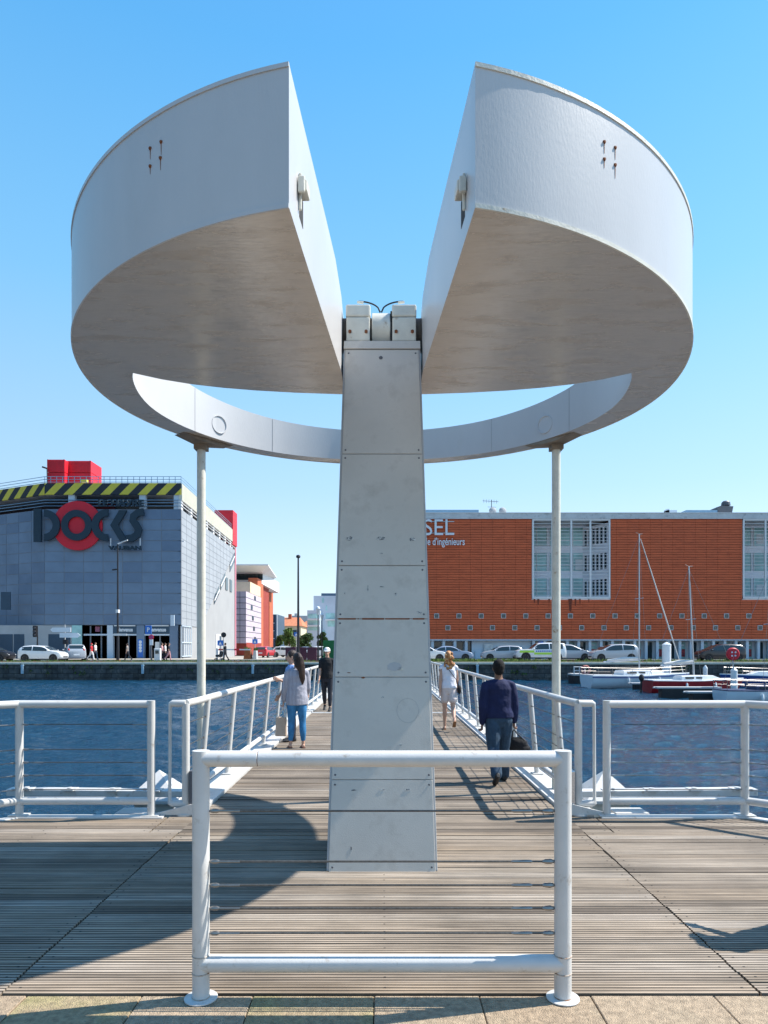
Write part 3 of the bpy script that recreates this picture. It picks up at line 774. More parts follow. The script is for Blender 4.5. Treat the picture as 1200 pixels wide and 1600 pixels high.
# ---------------------------------------------------------------- text helper
def text_mb(body, width, height, origin, mb, m=0, depth=.06, bold=0, xdir=(1,0,0), squeeze=None, shear=0):
    cu = bpy.data.curves.new('tmp', 'FONT'); cu.body = body; cu.extrude = .02; cu.offset = bold; cu.resolution_u = 4
    o = bpy.data.objects.new('tmp', cu); C.objects.link(o); bpy.context.view_layer.update()
    me = bpy.data.meshes.new_from_object(o.evaluated_get(bpy.context.evaluated_depsgraph_get()))
    xs = [v.co.x for v in me.vertices]; ys = [v.co.y for v in me.vertices]
    x0, x1, y0, y1 = min(xs), max(xs), min(ys), max(ys); o0 = Vector(origin); xd = Vector(xdir).normalized(); nd = Vector((xd.y,-xd.x,0))
    vs = []
    for v in me.vertices:
        a = (v.co.x-x0)/(x1-x0)*width; b_ = (v.co.y-y0)/(y1-y0)*height
        vs.append(o0+xd*(a+shear*b_)+Vector((0,0,b_))+nd*((v.co.z+.02)/.04*depth))
    mb.add(vs, [tuple(p.vertices) for p in me.polygons], m)
    bpy.data.objects.remove(o); bpy.data.curves.remove(cu)
    return mb

# ---------------------------------------------------------------- materials for buildings
M['panel_shaded'] = mat('perforated_panel_shaded', (.16,.225,.315), .5, .1, .13, .35, bump=.15, bscale=6)  # front cladding: the blue of its shade is put into the colour
M['panel_shaded2'] = mat('perforated_panel_dark', (.135,.195,.285), .5, .1, .12, .4)
M['panel_lit'] = mat('corrugated_panel_lit', (.34,.36,.385), .5, .1, .10, .3, stretch=(1,1,3))  # sunlit side cladding: paler colour carries the sunlight
M['conc'] = mat('concrete_grey', (.40,.41,.42), .8, 0, .10, .6)
M['conc_dark'] = mat('concrete_dark', (.20,.22,.25), .8, 0, .10, .6)
M['navy'] = mat('navy_door', (.035,.07,.11), .5, 0, .1, 1)
M['sign_dark'] = mat('sign_letters', (.014,.035,.055), .6, 0, .08, 1)
M['sign_red'] = mat('sign_red', (.62,.010,.03), .45, 0, .06, 1)
M['red'] = mat('red_sheet', (.62,.015,.03), .5, 0, .15, .8)
M['darkred'] = mat('dark_red_wall', (.16,.02,.03), .7, 0, .2, .5)
M['yellow'] = mat('stripe_yellow', (.62,.52,.06), .6, 0, .08, 1)
M['black'] = mat('stripe_black', (.02,.025,.035), .6, 0, .1, 1)
M['glass'] = mat('window_glass', (.03,.05,.06), .06, 0, .1, .5, spec=.8)
M['glass_sky_teal'] = mat('teal_sky_glass', (.32,.55,.54), .25, 0, .35, .5, spec=.6)  # pale base colour stands in for sky reflected in the panes
M['rail_blue'] = mat('rail_blue', (.20,.33,.45), .4, .3, .1)
M['bwhite'] = mat('building_white', (.68,.68,.68), .6, 0, .05, .5)
M['bluewhite'] = mat('pale_blue_wall', (.52,.60,.68), .6, 0, .08, .5)
M['sign_blue'] = mat('sign_blue', (.03,.16,.55), .4, 0, .05)
M['sign_pale'] = mat('sign_pale', (.70,.74,.78), .4, 0, .05)
M['post_black'] = mat('post_black', (.03,.03,.035), .5, .3, .2)
M['pink'] = mat('pink_trim', (.75,.30,.36), .6, 0, .05)
# ================================================================ SHOPPING CENTRE (left)
Y1 = 75.0
ZB1 = GZ+.1
A = Vector((X_(283,Y1), Y1)); Bp = Vector((X_(70,Y1), Y1)); Cp = Vector((X_(0,78.2), 78.2)); Dp = Cp+(Cp-Bp).normalized()*24
E2 = Vector((X_(368,107), 107.0))
mall = thing('shopping_centre', (-32, 75, ZB1), 'grey blue shopping centre with striped parapet band and open parking deck across the water', 'building')
def wquad(mb, p, q, z0, z1, thick=.3, m=0):
    d = (q-p).normalized(); n = Vector((d.y,-d.x)); ins = -n*thick
    mb.prism([(p.x,p.y,z0),(q.x,q.y,z0),(q.x,q.y,z1),(p.x,p.y,z1)], (ins.x,ins.y,0), m)
zr0, zr1 = Z_(773,Y1), Z_(755,Y1); zpt, zpb = Z_(795.6,Y1), Z_(976.5,Y1)
# masses behind
f = MB()
nin = Vector((0,1))
f.prism([(Dp.x,Dp.y+.5,ZB1-.3),(Bp.x,Bp.y+.5,ZB1-.3),(A.x-.4,A.y+.5,ZB1-.3),(E2.x-.4,E2.y-.2,ZB1-.3),(Dp.x,E2.y,ZB1-.3)], (0,0,zpt-ZB1+.1))
f.build('wall', M['conc_dark'], mall)
f = MB(); f.prism([(Dp.x,Dp.y+.2,zr0),(Bp.x,Bp.y+.2,zr0),(A.x-.1,A.y+.2,zr0),(E2.x-.1,E2.y,zr0),(Dp.x,E2.y,zr0)], (0,0,zr1-zr0-.4)); f.build('roof', M['conc'], mall)
f = MB()
f.prism([(Dp.x,Dp.y+4.2,zpt-.2),(Bp.x+6,Bp.y+4.2,zpt-.2),(Bp.x+6,Bp.y+4.2,zr0),(Dp.x,Dp.y+4.2,zr0)], (0,.2,0)); f.build('inner_wall', M['darkred'], mall)
f = MB()
f.box(X_(120,80),A.x-1,80.5,80.8,zpt-.2,zr0); f.build('inner_wall', M['conc_dark'], mall)
# cladding, panel by panel, front
f = MB()
def panels(mb, p, q, zlo, zhi, w, h, mi=(0,), gap=.035, off=.02):
    L_ = (q-p).length; d = (q-p)/L_; n = Vector((d.y,-d.x)); nc = max(1, round(L_/w)); nr = max(1, round((zhi-zlo)/h))
    for i in range(nc):
        for j in range(nr):
            a = p+d*(L_*i/nc+gap); b_ = p+d*(L_*(i+1)/nc-gap); z0 = zlo+(zhi-zlo)*j/nr+gap; z1 = zlo+(zhi-zlo)*(j+1)/nr-gap
            o_ = n*(off+random.uniform(0,.01)); a = a+o_; b_ = b_+o_
            mb.prism([(a.x,a.y,z0),(b_.x,b_.y,z0),(b_.x,b_.y,z1),(a.x,a.y,z1)], (-n.x*.1,-n.y*.1,0), random.choice(mi))
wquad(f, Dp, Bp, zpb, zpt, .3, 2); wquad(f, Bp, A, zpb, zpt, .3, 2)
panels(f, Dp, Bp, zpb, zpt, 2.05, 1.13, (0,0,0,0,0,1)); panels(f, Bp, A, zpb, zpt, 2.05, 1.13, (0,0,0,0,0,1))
f.build('cladding', [M['panel_shaded'], M['panel_shaded2'], M['conc_dark']], mall)
# parapet above the cladding with thin rails
for z in (zpt+.35, zpt+.7, zpt+1.0):
    f = MB(); f.tube([(Dp.x,Dp.y,z),(Bp.x,Bp.y,z),(A.x,A.y,z)], .04, 6); f.build('deck_rail', M['rail_blue'], mall)
for u in (111, 222, 276):
    f = MB(); f.box(X_(u-5,Y1),X_(u+5,Y1),Y1+.1,Y1+.6,zpt,zr0); f.build('column', M['bluewhite'], mall)
# hazard band
f = MB()
def hazard(mb, p, q, z0, z1, per=2.03):
    L_ = (q-p).length; d = (q-p)/L_; n = Vector((d.y,-d.x)); sh = (z1-z0)*1.0
    k = int(L_/per*2)+3
    def clipx(a): return min(max(a, 0), L_)
    for i in range(-3, k):
        a0 = i*per/2; pts = []
        # clip a sheared stripe to [0,L]
        poly = [(a0,z0),(a0+per/2,z0),(a0+per/2+sh,z1),(a0+sh,z1)]
        def clip(poly, f_in, inter):
            out = []
            for j in range(len(poly)):
                P, Q = poly[j], poly[(j+1) % len(poly)]
                if f_in(P): out.append(P)
                if f_in(P) != f_in(Q): out.append(inter(P, Q))
            return out
        def ix(X): return lambda P, Q: (X, P[1]+(Q[1]-P[1])*(X-P[0])/(Q[0]-P[0]))
        poly = clip(poly, lambda P: P[0] >= 0, ix(0))
        if len(poly) > 2: poly = clip(poly, lambda P: P[0] <= L_, ix(L_))
        if len(poly) < 3: continue
        w = [p+d*a for a, z in poly]
        mb.prism([(w[j].x+n.x*.05, w[j].y+n.y*.05, poly[j][1]) for j in range(len(poly))], (-n.x*.2,-n.y*.2,0), i % 2)
hazard(f, Dp, Bp, zr0, zr1); hazard(f, Bp, A, zr0, zr1)
f.build('striped_band', [M['yellow'], M['black']], mall)
f = MB()
for z in (zr1+.12, zr1+.42, zr1+.72): f.tube([(Dp.x,Dp.y,z),(Bp.x,Bp.y,z),(A.x,A.y,z),(E2.x,E2.y,z)], .035, 6)
for k in range(24):
    q = Bp+(A-Bp)*(k/23); f.tube([(q.x,q.y,zr1),(q.x,q.y,zr1+.72)], .035, 6)
f.build('roof_rail', M['rail_blue'], mall)
# side face: cream ribbed band, openings with rails, grey cladding, stair slots
f = MB(); n = 70; d = (E2-A)/n
for i in range(n):
    p = A+d*(i+.08); q = A+d*(i+.72)
    wquad(f, p+Vector((.12,0)), q+Vector((.12,0)), zr0-.6, zr1-.05, .12)
wquad(f, A, E2, zr0-.6, zr1, .25)
f.build('ribbed_band', mat('cream_ribs', (.62,.60,.50), .6, 0, .05, 1), mall)
f = MB()
for z in (zpt+.35, zpt+.7, zpt+1.0): f.tube([(A.x+.05,A.y,z),(E2.x+.05,E2.y,z)], .05, 6)
f.build('deck_rail', M['bwhite'], mall)
for t in (.0,.13,.26,.38,.50,.62,.74,.86,.98):
    p = A+(E2-A)*t; q = A+(E2-A)*min(1,t+.025); f = MB(); wquad(f, p, q, zpt, zr0-.6, .3); f.build('column', M['bwhite'], mall)
f = MB(); a = A+(E2-A)*.30; 
def side(t, z, o=0): q = A+(E2-A)*t; return (q.x+o, q.y, z)
zst = lambda t: zpb + max(0, (t-.28))*17.5
f.prism([side(0,zpb), side(.28,zpb), side(1,zst(1)), side(1,zpt), side(0,zpt)], (-.3,0,0))
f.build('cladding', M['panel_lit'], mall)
f = MB()
nr = 16; 
for j in range(1, nr):
    z = zpb+(zpt-zpb)*j/nr; t0 = 0; t1 = 1 if z > zst(1) else .28+(z-zpb)/17.5
    f.prism([side(t0,z-.03,.01), side(t1,z-.03,.01), side(t1,z+.03,.01), side(t0,z+.03,.01)], (-.05,0,0))
for j in range(1, 14):
    t = j/14; f.prism([side(t-.0008,zst(t),.012), side(t+.0008,zst(t),.012), side(t+.0008,zpt,.012), side(t-.0008,zpt,.012)], (-.05,0,0))
f.build('cladding_joint', M['conc_dark'], mall)
f = MB(); f.prism([side(.1,ZB1-.3,-.06), side(1,ZB1-.3,-.06), side(1,zst(1)-.3,-.06), side(.28,zpb,-.06), side(.1,zpb,-.06)], (-.3,0,0)); f.build('side_wall', mat('side_wall_grey', (.34,.345,.35), .8, 0, .06, .4), mall)
for t0, t1, zz in ((.52,.62,0),(.65,.75,0),(.86,.97,.4)):
    f = MB(); f.prism([side(t0,zst(t0)-.9-zz,.03), side(t1,zst(t1)-.9-zz,.03), side(t1,zst(t1)+.2,.03), side(t0,zst(t0)+.2,.03)], (-.12,0,0)); w_ = f.build('stair_opening', M['glass'], mall)
    f = MB(); f.tube([side(t0,zst(t0)-.4,.06), side(t1,zst(t1)-.4,.06)], .06, 6); f.build('handrail', M['bwhite'], w_)
for t in (.76,.86):
    f = MB(); f.prism([side(t,ZB1+9.6,.03), side(t+.05,ZB1+9.6,.03), side(t+.05,ZB1+11.4,.03), side(t,ZB1+11.4,.03)], (-.1,0,0)); f.build('window', M['glass'], mall)
f = MB(); f.prism([side(.56,ZB1-.2,.03), side(.66,ZB1-.2,.03), side(.66,ZB1+3,.03), side(.56,ZB1+3,.03)], (-.1,0,0)); w_ = f.build('side_door', M['bwhite'], mall)
f = MB(); f.prism([side(.62,ZB1-.2,.06), side(.655,ZB1-.2,.06), side(.655,ZB1+2.8,.06), side(.62,ZB1+2.8,.06)], (-.02,0,0)); f.build('door_leaf', M['navy'], w_)
# mesh screen at the corner, ground floor
f = MB(); zs0, zs1 = ZB1-.1, zpb-.1
f.prism([side(.0,zs0,.0), side(.13,zs0,.0), side(.13,zs1,.0), side(.0,zs1,.0)], (-.1,0,0))
f.build('screen_backing', M['conc'], mall)
f = MB()
for k in range(6): f.tube([side(.0+.026*k,zs0+.3,.08), side(.0+.026*k,zs1,.08)], .05, 6)
for z in (zs0+.3, (zs0+zs1)/2, zs1): f.tube([side(0,z,.08), side(.13,z,.08)], .06, 6)
f.build('mesh_screen', M['bluewhite'], mall)
f = MB(); f.prism([side(.985,ZB1,.1), side(1.0,ZB1,.1), side(1.0,zr1-1,.1), side(.985,zr1-1,.1)], (-.3,0,0)); f.build('edge_trim', M['pink'], mall)
# ground floor front
def fbox(u0, u1, v0, v1, name, m, out=.05, th=.3, par=None, Y=Y1, lab=None):
    f = MB(); f.box(X_(u0,Y),X_(u1,Y),Y-out,Y-out+th,Z_(v1,Y),Z_(v0,Y)); return f.build(name, m, par or mall, label=lab)
fbox(-260,113,977,1031,'base_wall',M['conc'],.0)
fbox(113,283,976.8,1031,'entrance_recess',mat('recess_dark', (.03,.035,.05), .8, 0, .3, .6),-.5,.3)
for u0, u1 in ((-2,20),(22,38),(76,110),(-34,-8)): fbox(u0,u1,991,1029.5,'door',M['navy'],.06,.1)
for u0, u1, m in ((113,131,'glass_sky_teal'),(168,177,'bluewhite'),(214,226,'panel_shaded'),(265.5,278,'panel_shaded2'),(129,131,'bwhite')): fbox(u0,u1,977,1031,'pier',M[m],.12,.5)
fbox(131,168,990.5,993,'transom',M['bluewhite'],.08,.2); fbox(177,214,990.5,993,'transom',M['bluewhite'],.08,.2); fbox(226,266,990.5,993,'transom',M['bluewhite'],.08,.2)
for (a, b_, txt) in ((177,214,'bienvenue'),(226,266,'bienvenue')):
    s_ = fbox(a,b_,977.6,989.8,'name_board',M['navy'],.1,.15)
    f = MB(); text_mb(txt, X_(b_-6,Y1)-X_(a+7,Y1), .46, (X_(a+7,Y1),Y1-.1,Z_(987,Y1)), f, depth=.04, bold=.03); f.build('lettering', M['sign_pale'], s_)
    f = MB(); f.box(X_(a+2,Y1),X_(b_-2,Y1),Y1-.16,Y1-.08,Z_(978.6,Y1),Z_(976.8,Y1)); f.build('fascia_strip', M['bwhite'], s_)
f = MB()
for k in range(4): f.lathe([(0,.03),(.17,.03),(.17,0)], (X_(220,Y1),Y1-.13,Z_(1003+4.6*k,Y1)), (0,-1,0), n=16)
s_ = fbox(216,224,999,1027,'info_panel',M['sign_blue'],.15,.03); f.build('pictogram', M['sign_pale'], s_)
f = MB(); q = Z_(985,Y1); f.box(X_(147,Y1),X_(154,Y1),Y1+.3,Y1+.34,Z_(987,Y1),Z_(979,Y1)); s_ = f.build('logo_panel', mat('logo_pink',(.30,.10,.16),.5), mall)
for u in (140, 157, 184, 200, 233, 249):
    fbox(u-.8,u+.8,978 if u < 170 else 993,1030,'mullion',M['conc_dark'],-.2,.15)
fbox(241,250,1003,1030,'counter_panel',M['bwhite'],-.3,.2)
f = MB(); f.prism([(X_(186,76.5),76.5,Z_(1024,76.5)),(X_(186,76.5),76.5,Z_(1021,76.5)),(X_(212,76.5),76.5,Z_(1003,76.5)),(X_(212,76.5),76.5,Z_(1006,76.5))], (0,.3,0)); f.build('escalator', M['conc'], mall)
fbox(2.5,17.5,925,953,'window',M['navy'],.14,.1)
f = MB(); x = X_(271,74.6); f.box(x-.2,x+.2,74.2,74.35,Z_(978,74.5),Z_(961,74.5)); f.build('hanging_sign', M['bluewhite'], mall)
# roof containers, stacked
k = 0
for (u0, u1, v0, v1, Y, lab, m) in ((74,101,718,738,77,'upper red glazed box, left one on the shopping centre roof','red'),(74,101,738.5,757,77,'lower red box with pale joint, left one on the roof behind the rail','red'),
      (101.5,142,720,738.5,78,'long upper red box on the roof, right of the taller box','red'),(101.5,142,739,757,78,'long lower red box on the roof behind the rail','red')):
    f = MB(); z0, z1 = Z_(v1,Y), Z_(v0,Y); f.box(X_(u0,Y),X_(u1,Y),Y,Y+(1.6 if u0 < 100 else 3.0),z0+.02,z1)
    o = f.build('roof_container', M[m], bevel=.03); pin(o); tag(o, lab, 'container', 'red containers on the roof')
    r = MB(); n_ = int((u1-u0)/2.2)
    for i in range(n_+1):
        x = X_(u0+(u1-u0)*i/n_,Y); r.box(x-.02,x+.02,Y-.03,Y+.0,z0+.05,z1-.05)
    for x in (X_(u0,Y)+.06,X_(u1,Y)-.06): r.box(x-.07,x+.07,Y-.05,Y,z0+.03,z1)
    r.build('ribs', M['red'], o)
fr = MB(); fr.box(X_(335,104),X_(364,104),104,107,Z_(850,104),Z_(797,104)); o = fr.build('red_stair_tower', M['red']); pin(o); tag(o, 'plain red stair tower rising above the far end of the shopping centre', 'tower')
# roof lamp
f = MB(); f.tube([px(74,757,76.6), px(73.5,732,76.6)], .06, 6); f.tube([px(73.5,732,76.6), px(66,729.5,76.6)], .10, 6)
o = f.build('roof_lamp', M['post_black']); pin(o); tag(o, 'small dark lamp on a stalk beside the red roof containers', 'lamp')
f = MB(); f.box(X_(127,76.5),X_(137,76.5),76.2,76.7,Z_(754,76.5),Z_(750,76.5)); o = f.build('roof_unit', M['yellow']); pin(o); tag(o, 'small yellow unit behind the roof rail, under the long red box', 'unit')
# ---- big sign
sg = thing('shop_sign', (X_(138,74.6), 74.6, Z_(860,74.6)), 'huge DOCKS sign in dark letters over a red disc, with LE HAVRE above', 'sign')
YS = 74.55
def disc(r0, r1, u, v, name, m, y0, y1, par, a0=0, a1=2*pi, ru=None, n=40, sxx=1):
    f = MB(); c = px(u, v, YS); k = YS/F; rs = []
    full = abs(a1-a0) > 6.2
    steps = n if not full else n
    for i in range(steps+(0 if full else 1)):
        a = a0+(a1-a0)*i/steps
        rs.append([Vector((c.x+cos(a)*r*k*sxx, y, c.z+sin(a)*r*k)) for r, y in ((r0,y0),(r1,y0),(r1,y1),(r0,y1))])
    if full: rs.append(rs[0])
    f.rings(rs, smooth=False, cap=not full); return f.build(name, m, par)
f = MB(); c = px(120.5,821,YS); f.lathe([(0,-.0),(38.5*YS/F,0),(38.5*YS/F,.25)], (c.x,YS+.05,c.z), (0,1,0), n=56, smooth=False); f.build('red_disc', M['sign_red'], sg)
disc(13.5,24,120.5,821,'letter_o',M['sign_dark'],YS-.20,YS+.03,sg)
f = MB(); f.box(X_(54,YS),X_(65.5,YS),YS-.25,YS+.1,Z_(847,YS),Z_(795.5,YS)); f.build('letter_d_stem', M['sign_dark'], sg)
disc(13.5,24.5,70,821,'letter_d_bowl',M['sign_dark'],YS-.22,YS+.05,sg,-pi/2,pi/2,sxx=1.0)
disc(14,25,169,821,'letter_c',M['sign_dark'],YS-.22,YS+.05,sg,pi/2*.98,pi*1.5*1.005,sxx=1.0)
f = MB(); f.prism([px(192,797,YS-.2),px(198,797,YS-.2),px(184,820.5,YS-.2),px(199,845,YS-.2),px(187,845,YS-.2),px(172,820.5,YS-.2),px(186,797,YS-.2)], (0,.3,0)); f.build('letter_k', M['sign_dark'], sg)
f = MB(); pts = [(225,800),(216,801.5),(209,807),(208,813.5),(213,820.5),(217,828),(215,835.5),(208,840.5),(198,842)]
rs = []
P3 = [px(a, b_, YS) for a, b_ in pts]
for i, p in enumerate(P3):
    t = (P3[min(i+1,len(P3)-1)]-P3[max(i-1,0)]).normalized(); nn = Vector((-t.z,0,t.x))*.38
    rs.append([p+nn+Vector((0,-.2,0)), p-nn+Vector((0,-.2,0)), p-nn+Vector((0,.1,0)), p+nn+Vector((0,.1,0))])
f.rings(rs, smooth=False); f.build('letter_s', M['sign_dark'], sg)
for wd, u0, wpx in (('LE',155,14.5),('HAVRE',175,51)):
    f = MB(); text_mb(wd, wpx*YS/F, 10.5*YS/F, px(u0,792,YS), f, depth=.3, bold=.035); f.build('upper_lettering', M['sign_dark'], sg)
f = MB(); text_mb('VAUBAN', 51*YS/F, 6.5*YS/F, px(170,859.5,YS), f, depth=.2, bold=.04); f.build('lower_lettering', M['sign_dark'], sg)
f = MB()
for u in (173, 219): f.tube([px(u,841,YS-.05),px(u,853,YS-.05)], .06, 6)
f.build('sign_stay', M['bwhite'], sg)

# ================================================================ ENGINEERING SCHOOL (right)
Y2 = 72.0
UL = 612.0
M['terra'] = mat('terracotta', (.62,.12,.04), .65, 0, .12, .5, stretch=(1,1,4), col2=(.42,.07,.02), c2scale=.8, c2lo=.5, c2hi=.8)
M['terra_d'] = mat('terracotta_joint', (.17,.038,.018), .8, 0, .2, 1)
M['fascia'] = mat('fascia_concrete', (.55,.56,.56), .7, 0, .12, .8, col2=(.28,.28,.28), c2scale=2.2, c2lo=.55, c2hi=.75)
M['lilac'] = mat('bay_wall', (.88,.86,.90), .6, 0, .05, 1)
sch = thing('school_building', (18, Y2, GZ), 'long terracotta clad school building with recessed glazed bays behind the marina', 'building')
XL, XR = X_(UL,Y2), X_(1420,Y2)
zt0, zt1 = Z_(811,Y2), Z_(802,Y2); zb0 = Z_(999,Y2)
bays = [(831,954,811,935.5),(1160,1300,811,935.5)]
cells = []
def rect_minus(x0, x1, z0, z1): return
f = MB()
zb = Z_(935.5,Y2)
segs_top = [(XL, X_(831,Y2)), (X_(954,Y2), X_(1160,Y2)), (X_(1300,Y2), XR)]
for a, b_ in segs_top: f.box(a,b_,Y2+.12,Y2+9,zb,zt0)
f.box(XL,XR,Y2+.12,Y2+9,zb0,zb); f.box(XL,XR,Y2+9,Y2+16,GZ,zt0)
f.build('wall', M['terra_d'], sch)
f = MB(); h = .262; z = zb0
row = 0
while z < zt0-.02:
    z1_ = min(z+h-.045, zt0)
    for a, b_ in (segs_top if z1_ > zb+.02 else [(XL,XR)]):
        x = a; k0 = math.floor((a-XL)/1.18)
        while x < b_-.01:
            x1_ = min(XL+(k0+1)*1.18, b_); k0 += 1
            if x1_-x > .05:
                y = Y2+random.uniform(-.006,.006); f.box(x+.009,x1_-.009,y,Y2+.13,z,z1_)
            x = x1_
    z += h; row += 1
f.build('cladding', M['terra'], sch)
f = MB(); f.box(XL-.2,XR,Y2-.12,Y2+9,zt0+.004,zt1); f.build('fascia', M['fascia'], sch)
f = MB(); f.box(XL-.2,XR,Y2-.16,Y2+.3,zt1+.002,zt1+.06); f.build('coping', M['bwhite'], sch)
f = MB(); f.box(XL,XR,Y2-.1,Y2+.2,zb0-.12,zb0-.004); f.build('drip_rail', M['bluewhite'], sch)
# bays
for (u0, u1, v0, v1) in bays:
    xa, xb = X_(u0,Y2), X_(u1,Y2); dep = 3.6
    f = MB(); f.box(xa,xb,Y2+dep,Y2+dep+.3,zb,zt0); f.box(xa,xb,Y2+.05,Y2+dep,zb-.25,zb+.004); bw = f.build('bay_wall', M['lilac'], sch)
    for k in range(3):
        zz0 = zb+.55+k*2.78; zz1 = zz0+1.95
        for j in range(3):
            a = xa+(xb-xa-.6)*j/3+.15; b_ = xa+(xb-xa-.6)*(j+1)/3-.1
            f = MB(); f.box(a,b_,Y2+dep-.06,Y2+dep,zz0,zz1); w_ = f.build('window', M['glass_sky_teal'], bw)
            g_ = MB(); 
            for xx in (a+.02,(a+b_)/2,b_-.02): g_.box(xx-.04,xx+.04,Y2+dep-.12,Y2+dep-.02,zz0,zz1)
            g_.box(a,b_,Y2+dep-.12,Y2+dep-.02,zz0+.55,zz0+.62)
            if j == 1+k % 2: g_.box(a+.3,a+1.1,Y2+dep-.09,Y2+dep-.05,zz0+.1,zz1-.7)
            g_.build('frame', M['bwhite'], w_)
    # oblique side wall, with punched windows
    P0 = Vector((xb-.05, Y2+.4)); P1 = Vector((xb-1.9, Y2+dep))
    f = MB(); f.prism([(P0.x,P0.y,zb),(P1.x,P1.y,zb),(P1.x,P1.y,zt0-.3),(P0.x,P0.y,zt0-.3)], (.2,.08,0)); sw = f.build('bay_side_wall', M['lilac'], sch)
    dn = (P1-P0).normalized(); nn = Vector((dn.y,-dn.x)); nn = -nn if nn.x > 0 else nn
    for k in range(3):
        for j in range(6):
            t0 = .08+j*.15; a = P0+(P1-P0)*t0; b_ = P0+(P1-P0)*(t0+.075); zz = zb+.45+k*2.78
            f = MB(); f.prism([(a.x+nn.x*.03,a.y+nn.y*.03,zz),(b_.x+nn.x*.03,b_.y+nn.y*.03,zz),(b_.x+nn.x*.03,b_.y+nn.y*.03,zz+1.7),(a.x+nn.x*.03,a.y+nn.y*.03,zz+1.7)], (-nn.x*.05,-nn.y*.05,0)); f.build('window', M['glass'], sw)
    f = MB(); k4 = 4
    for i in range(k4+1):
        x = xa+.12+(xb-xa-.24)*i/k4; f.box(x-.09,x+.09,Y2-.06,Y2+.10,zb,zt0-.0)
    f.box(xa+.03,xb-.03,Y2-.08,Y2+.12,zb,zb+.22); f.box(xa+.03,xb-.03,Y2-.07,Y2+.10,zt0-.16,zt0-.002)
    f.build('bay_frame', M['bwhite'], sch)
    f = MB(); nl = 22
    for i in range(nl):
        z = zb+.35+(zt0-zb-.5)*i/nl; f.box(xa+.1,xb-.1,Y2+.0,Y2+.05,z,z+.04)
    f.build('louvres', M['bwhite'], sch)
# little square windows
for row_, v, us in ((0,962.5,[717+34.83*k for k in range(-2,18)]),(1,981,[734.6+34.83*k for k in range(-3,17)])):
    for u in us:
        if u < UL+6: continue
        c = px(u, v, Y2); f = MB(); a = .20; f.box(c.x-a-.06,c.x+a+.06,Y2-.07,Y2+.05,c.z-a-.06,c.z+a+.06); fo = f.build('window_frame', M['fascia'], sch, bevel=.03)
        f = MB(); f.box(c.x-a,c.x+a,Y2-.085,Y2-.03,c.z-a,c.z+a); f.build('pane', M['glass'], fo)
# dark water stains below the bay
for (u, w, h_) in ((835,3,7),(841,4,10),(858,3,5),(891,7,22),(899,3,12),(906,3,8),(920,2,6)):
    f = MB(); x = X_(u,Y2); zz = Z_(936,Y2); f.prism([(x-w*.03,Y2-.012,zz),(x+w*.03,Y2-.012,zz),(x+w*.012,Y2-.012,zz-h_*.062),(x-w*.015,Y2-.012,zz-h_*.055)], (0,.004,0))
    f.build('stain', M['terra_d'], sch)
# ground floor
f = MB(); f.box(XL,XR,Y2+1.2,Y2+1.5,GZ,zb0-.1); f.build('ground_floor_wall', M['bluewhite'], sch)
f = MB(); f.box(X_(738,Y2),X_(831,Y2),Y2+.5,Y2+1.2,GZ,zb0-.13); f.build('service_wall', M['bluewhite'], sch)
f = MB(); f.box(X_(757,Y2),X_(771,Y2),Y2+.2,Y2+.5,GZ,Z_(1006,Y2)); f.build('service_cabinet', M['fascia'], sch, bevel=.02)
f = MB(); f.box(X_(743,Y2),X_(753,Y2),Y2+.3,Y2+.5,GZ,Z_(1017,Y2)); f.build('service_cabinet', M['bluewhite'], sch, bevel=.02)
M['poster'] = mat('poster_red', (.45,.05,.06), .5, 0, .5, 4, col2=(.05,.05,.08), c2scale=5)
u = 676; k = 0
while u < 1240:
    if not (738 < u < 831):
        x = X_(u,Y2); f = MB(); f.box(x-.14,x+.14,Y2+.1,Y2+.5,GZ,zb0-.125); f.build('pier', M['bluewhite'], sch)
        kind = (0,0,0,0) if u < 740 else (1,0,1,0)
        f = MB(); f.box(x+.2,x+1.0,Y2+1.1,Y2+1.2,GZ+.1,zb0-.3)
        w_ = f.build('shopfront', M['glass'] if kind[k % 4] == 0 else M['glass_sky_teal'], sch)
        if kind[k % 4] == 1:
            g_ = MB(); g_.box(x+.24,x+.94,Y2+1.05,Y2+1.11,GZ+.3,GZ+1.1); g_.build('poster', M['poster'], w_)
            g_ = MB(); g_.box(x+.3,x+.85,Y2+1.06,Y2+1.11,GZ+1.45,GZ+1.6); g_.build('lettering', M['sign_pale'], w_)
    u += 17.6; k += 1
# rooftop things
f = MB(); f.box(X_(640,76),X_(748,76),76,79,zt1-.3,Z_(796.5,76)); f.build('roof_plant_screen', M['rail_blue'], sch)
f = MB(); f.box(X_(1072,76),X_(1122,76),76,79,zt1-.3,Z_(797,76)); f.build('roof_plant_screen', M['rail_blue'], sch)
f = MB(); f.prism([px(1121,801,76),px(1121,792,76),px(1127,790,76),px(1146,791,76),px(1144,801,76)], (0,3,0)); f.lathe([(.5,0),(.45,.35),(.3,.5)], px(1134,790,77), n=12); f.build('roof_unit', M['plate_grey'], sch)
f = MB(); f.box(X_(1043,76),X_(1058,76),76,77,zt1-.2,Z_(797,76)); f.box(X_(1043,76),X_(1046,76),76,77,zt1,Z_(795,76)); f.box(X_(1017,76),X_(1033,76),76,77,zt1-.2,Z_(801.0,76)); f.build('roof_unit', M['bluewhite'], sch)
f = MB(); q = 73.2
f.tube([px(768,803,q),px(768,781,q)], .04, 6)
f.tube([px(754,782.5,q),px(779,784,q)], .025, 6)
for i in range(6): f.tube([px(756+i*4,779.8+.25*i,q),px(756+i*4,785.6+.25*i,q)], .016, 4)
f.tube([px(762,792,q),px(775,792.5,q)], .02, 5)
an = f.build('tv_antenna', M['plate_grey']); pin(an); tag(an, 'thin television antenna on the school roof, above the grey dishes', 'antenna')
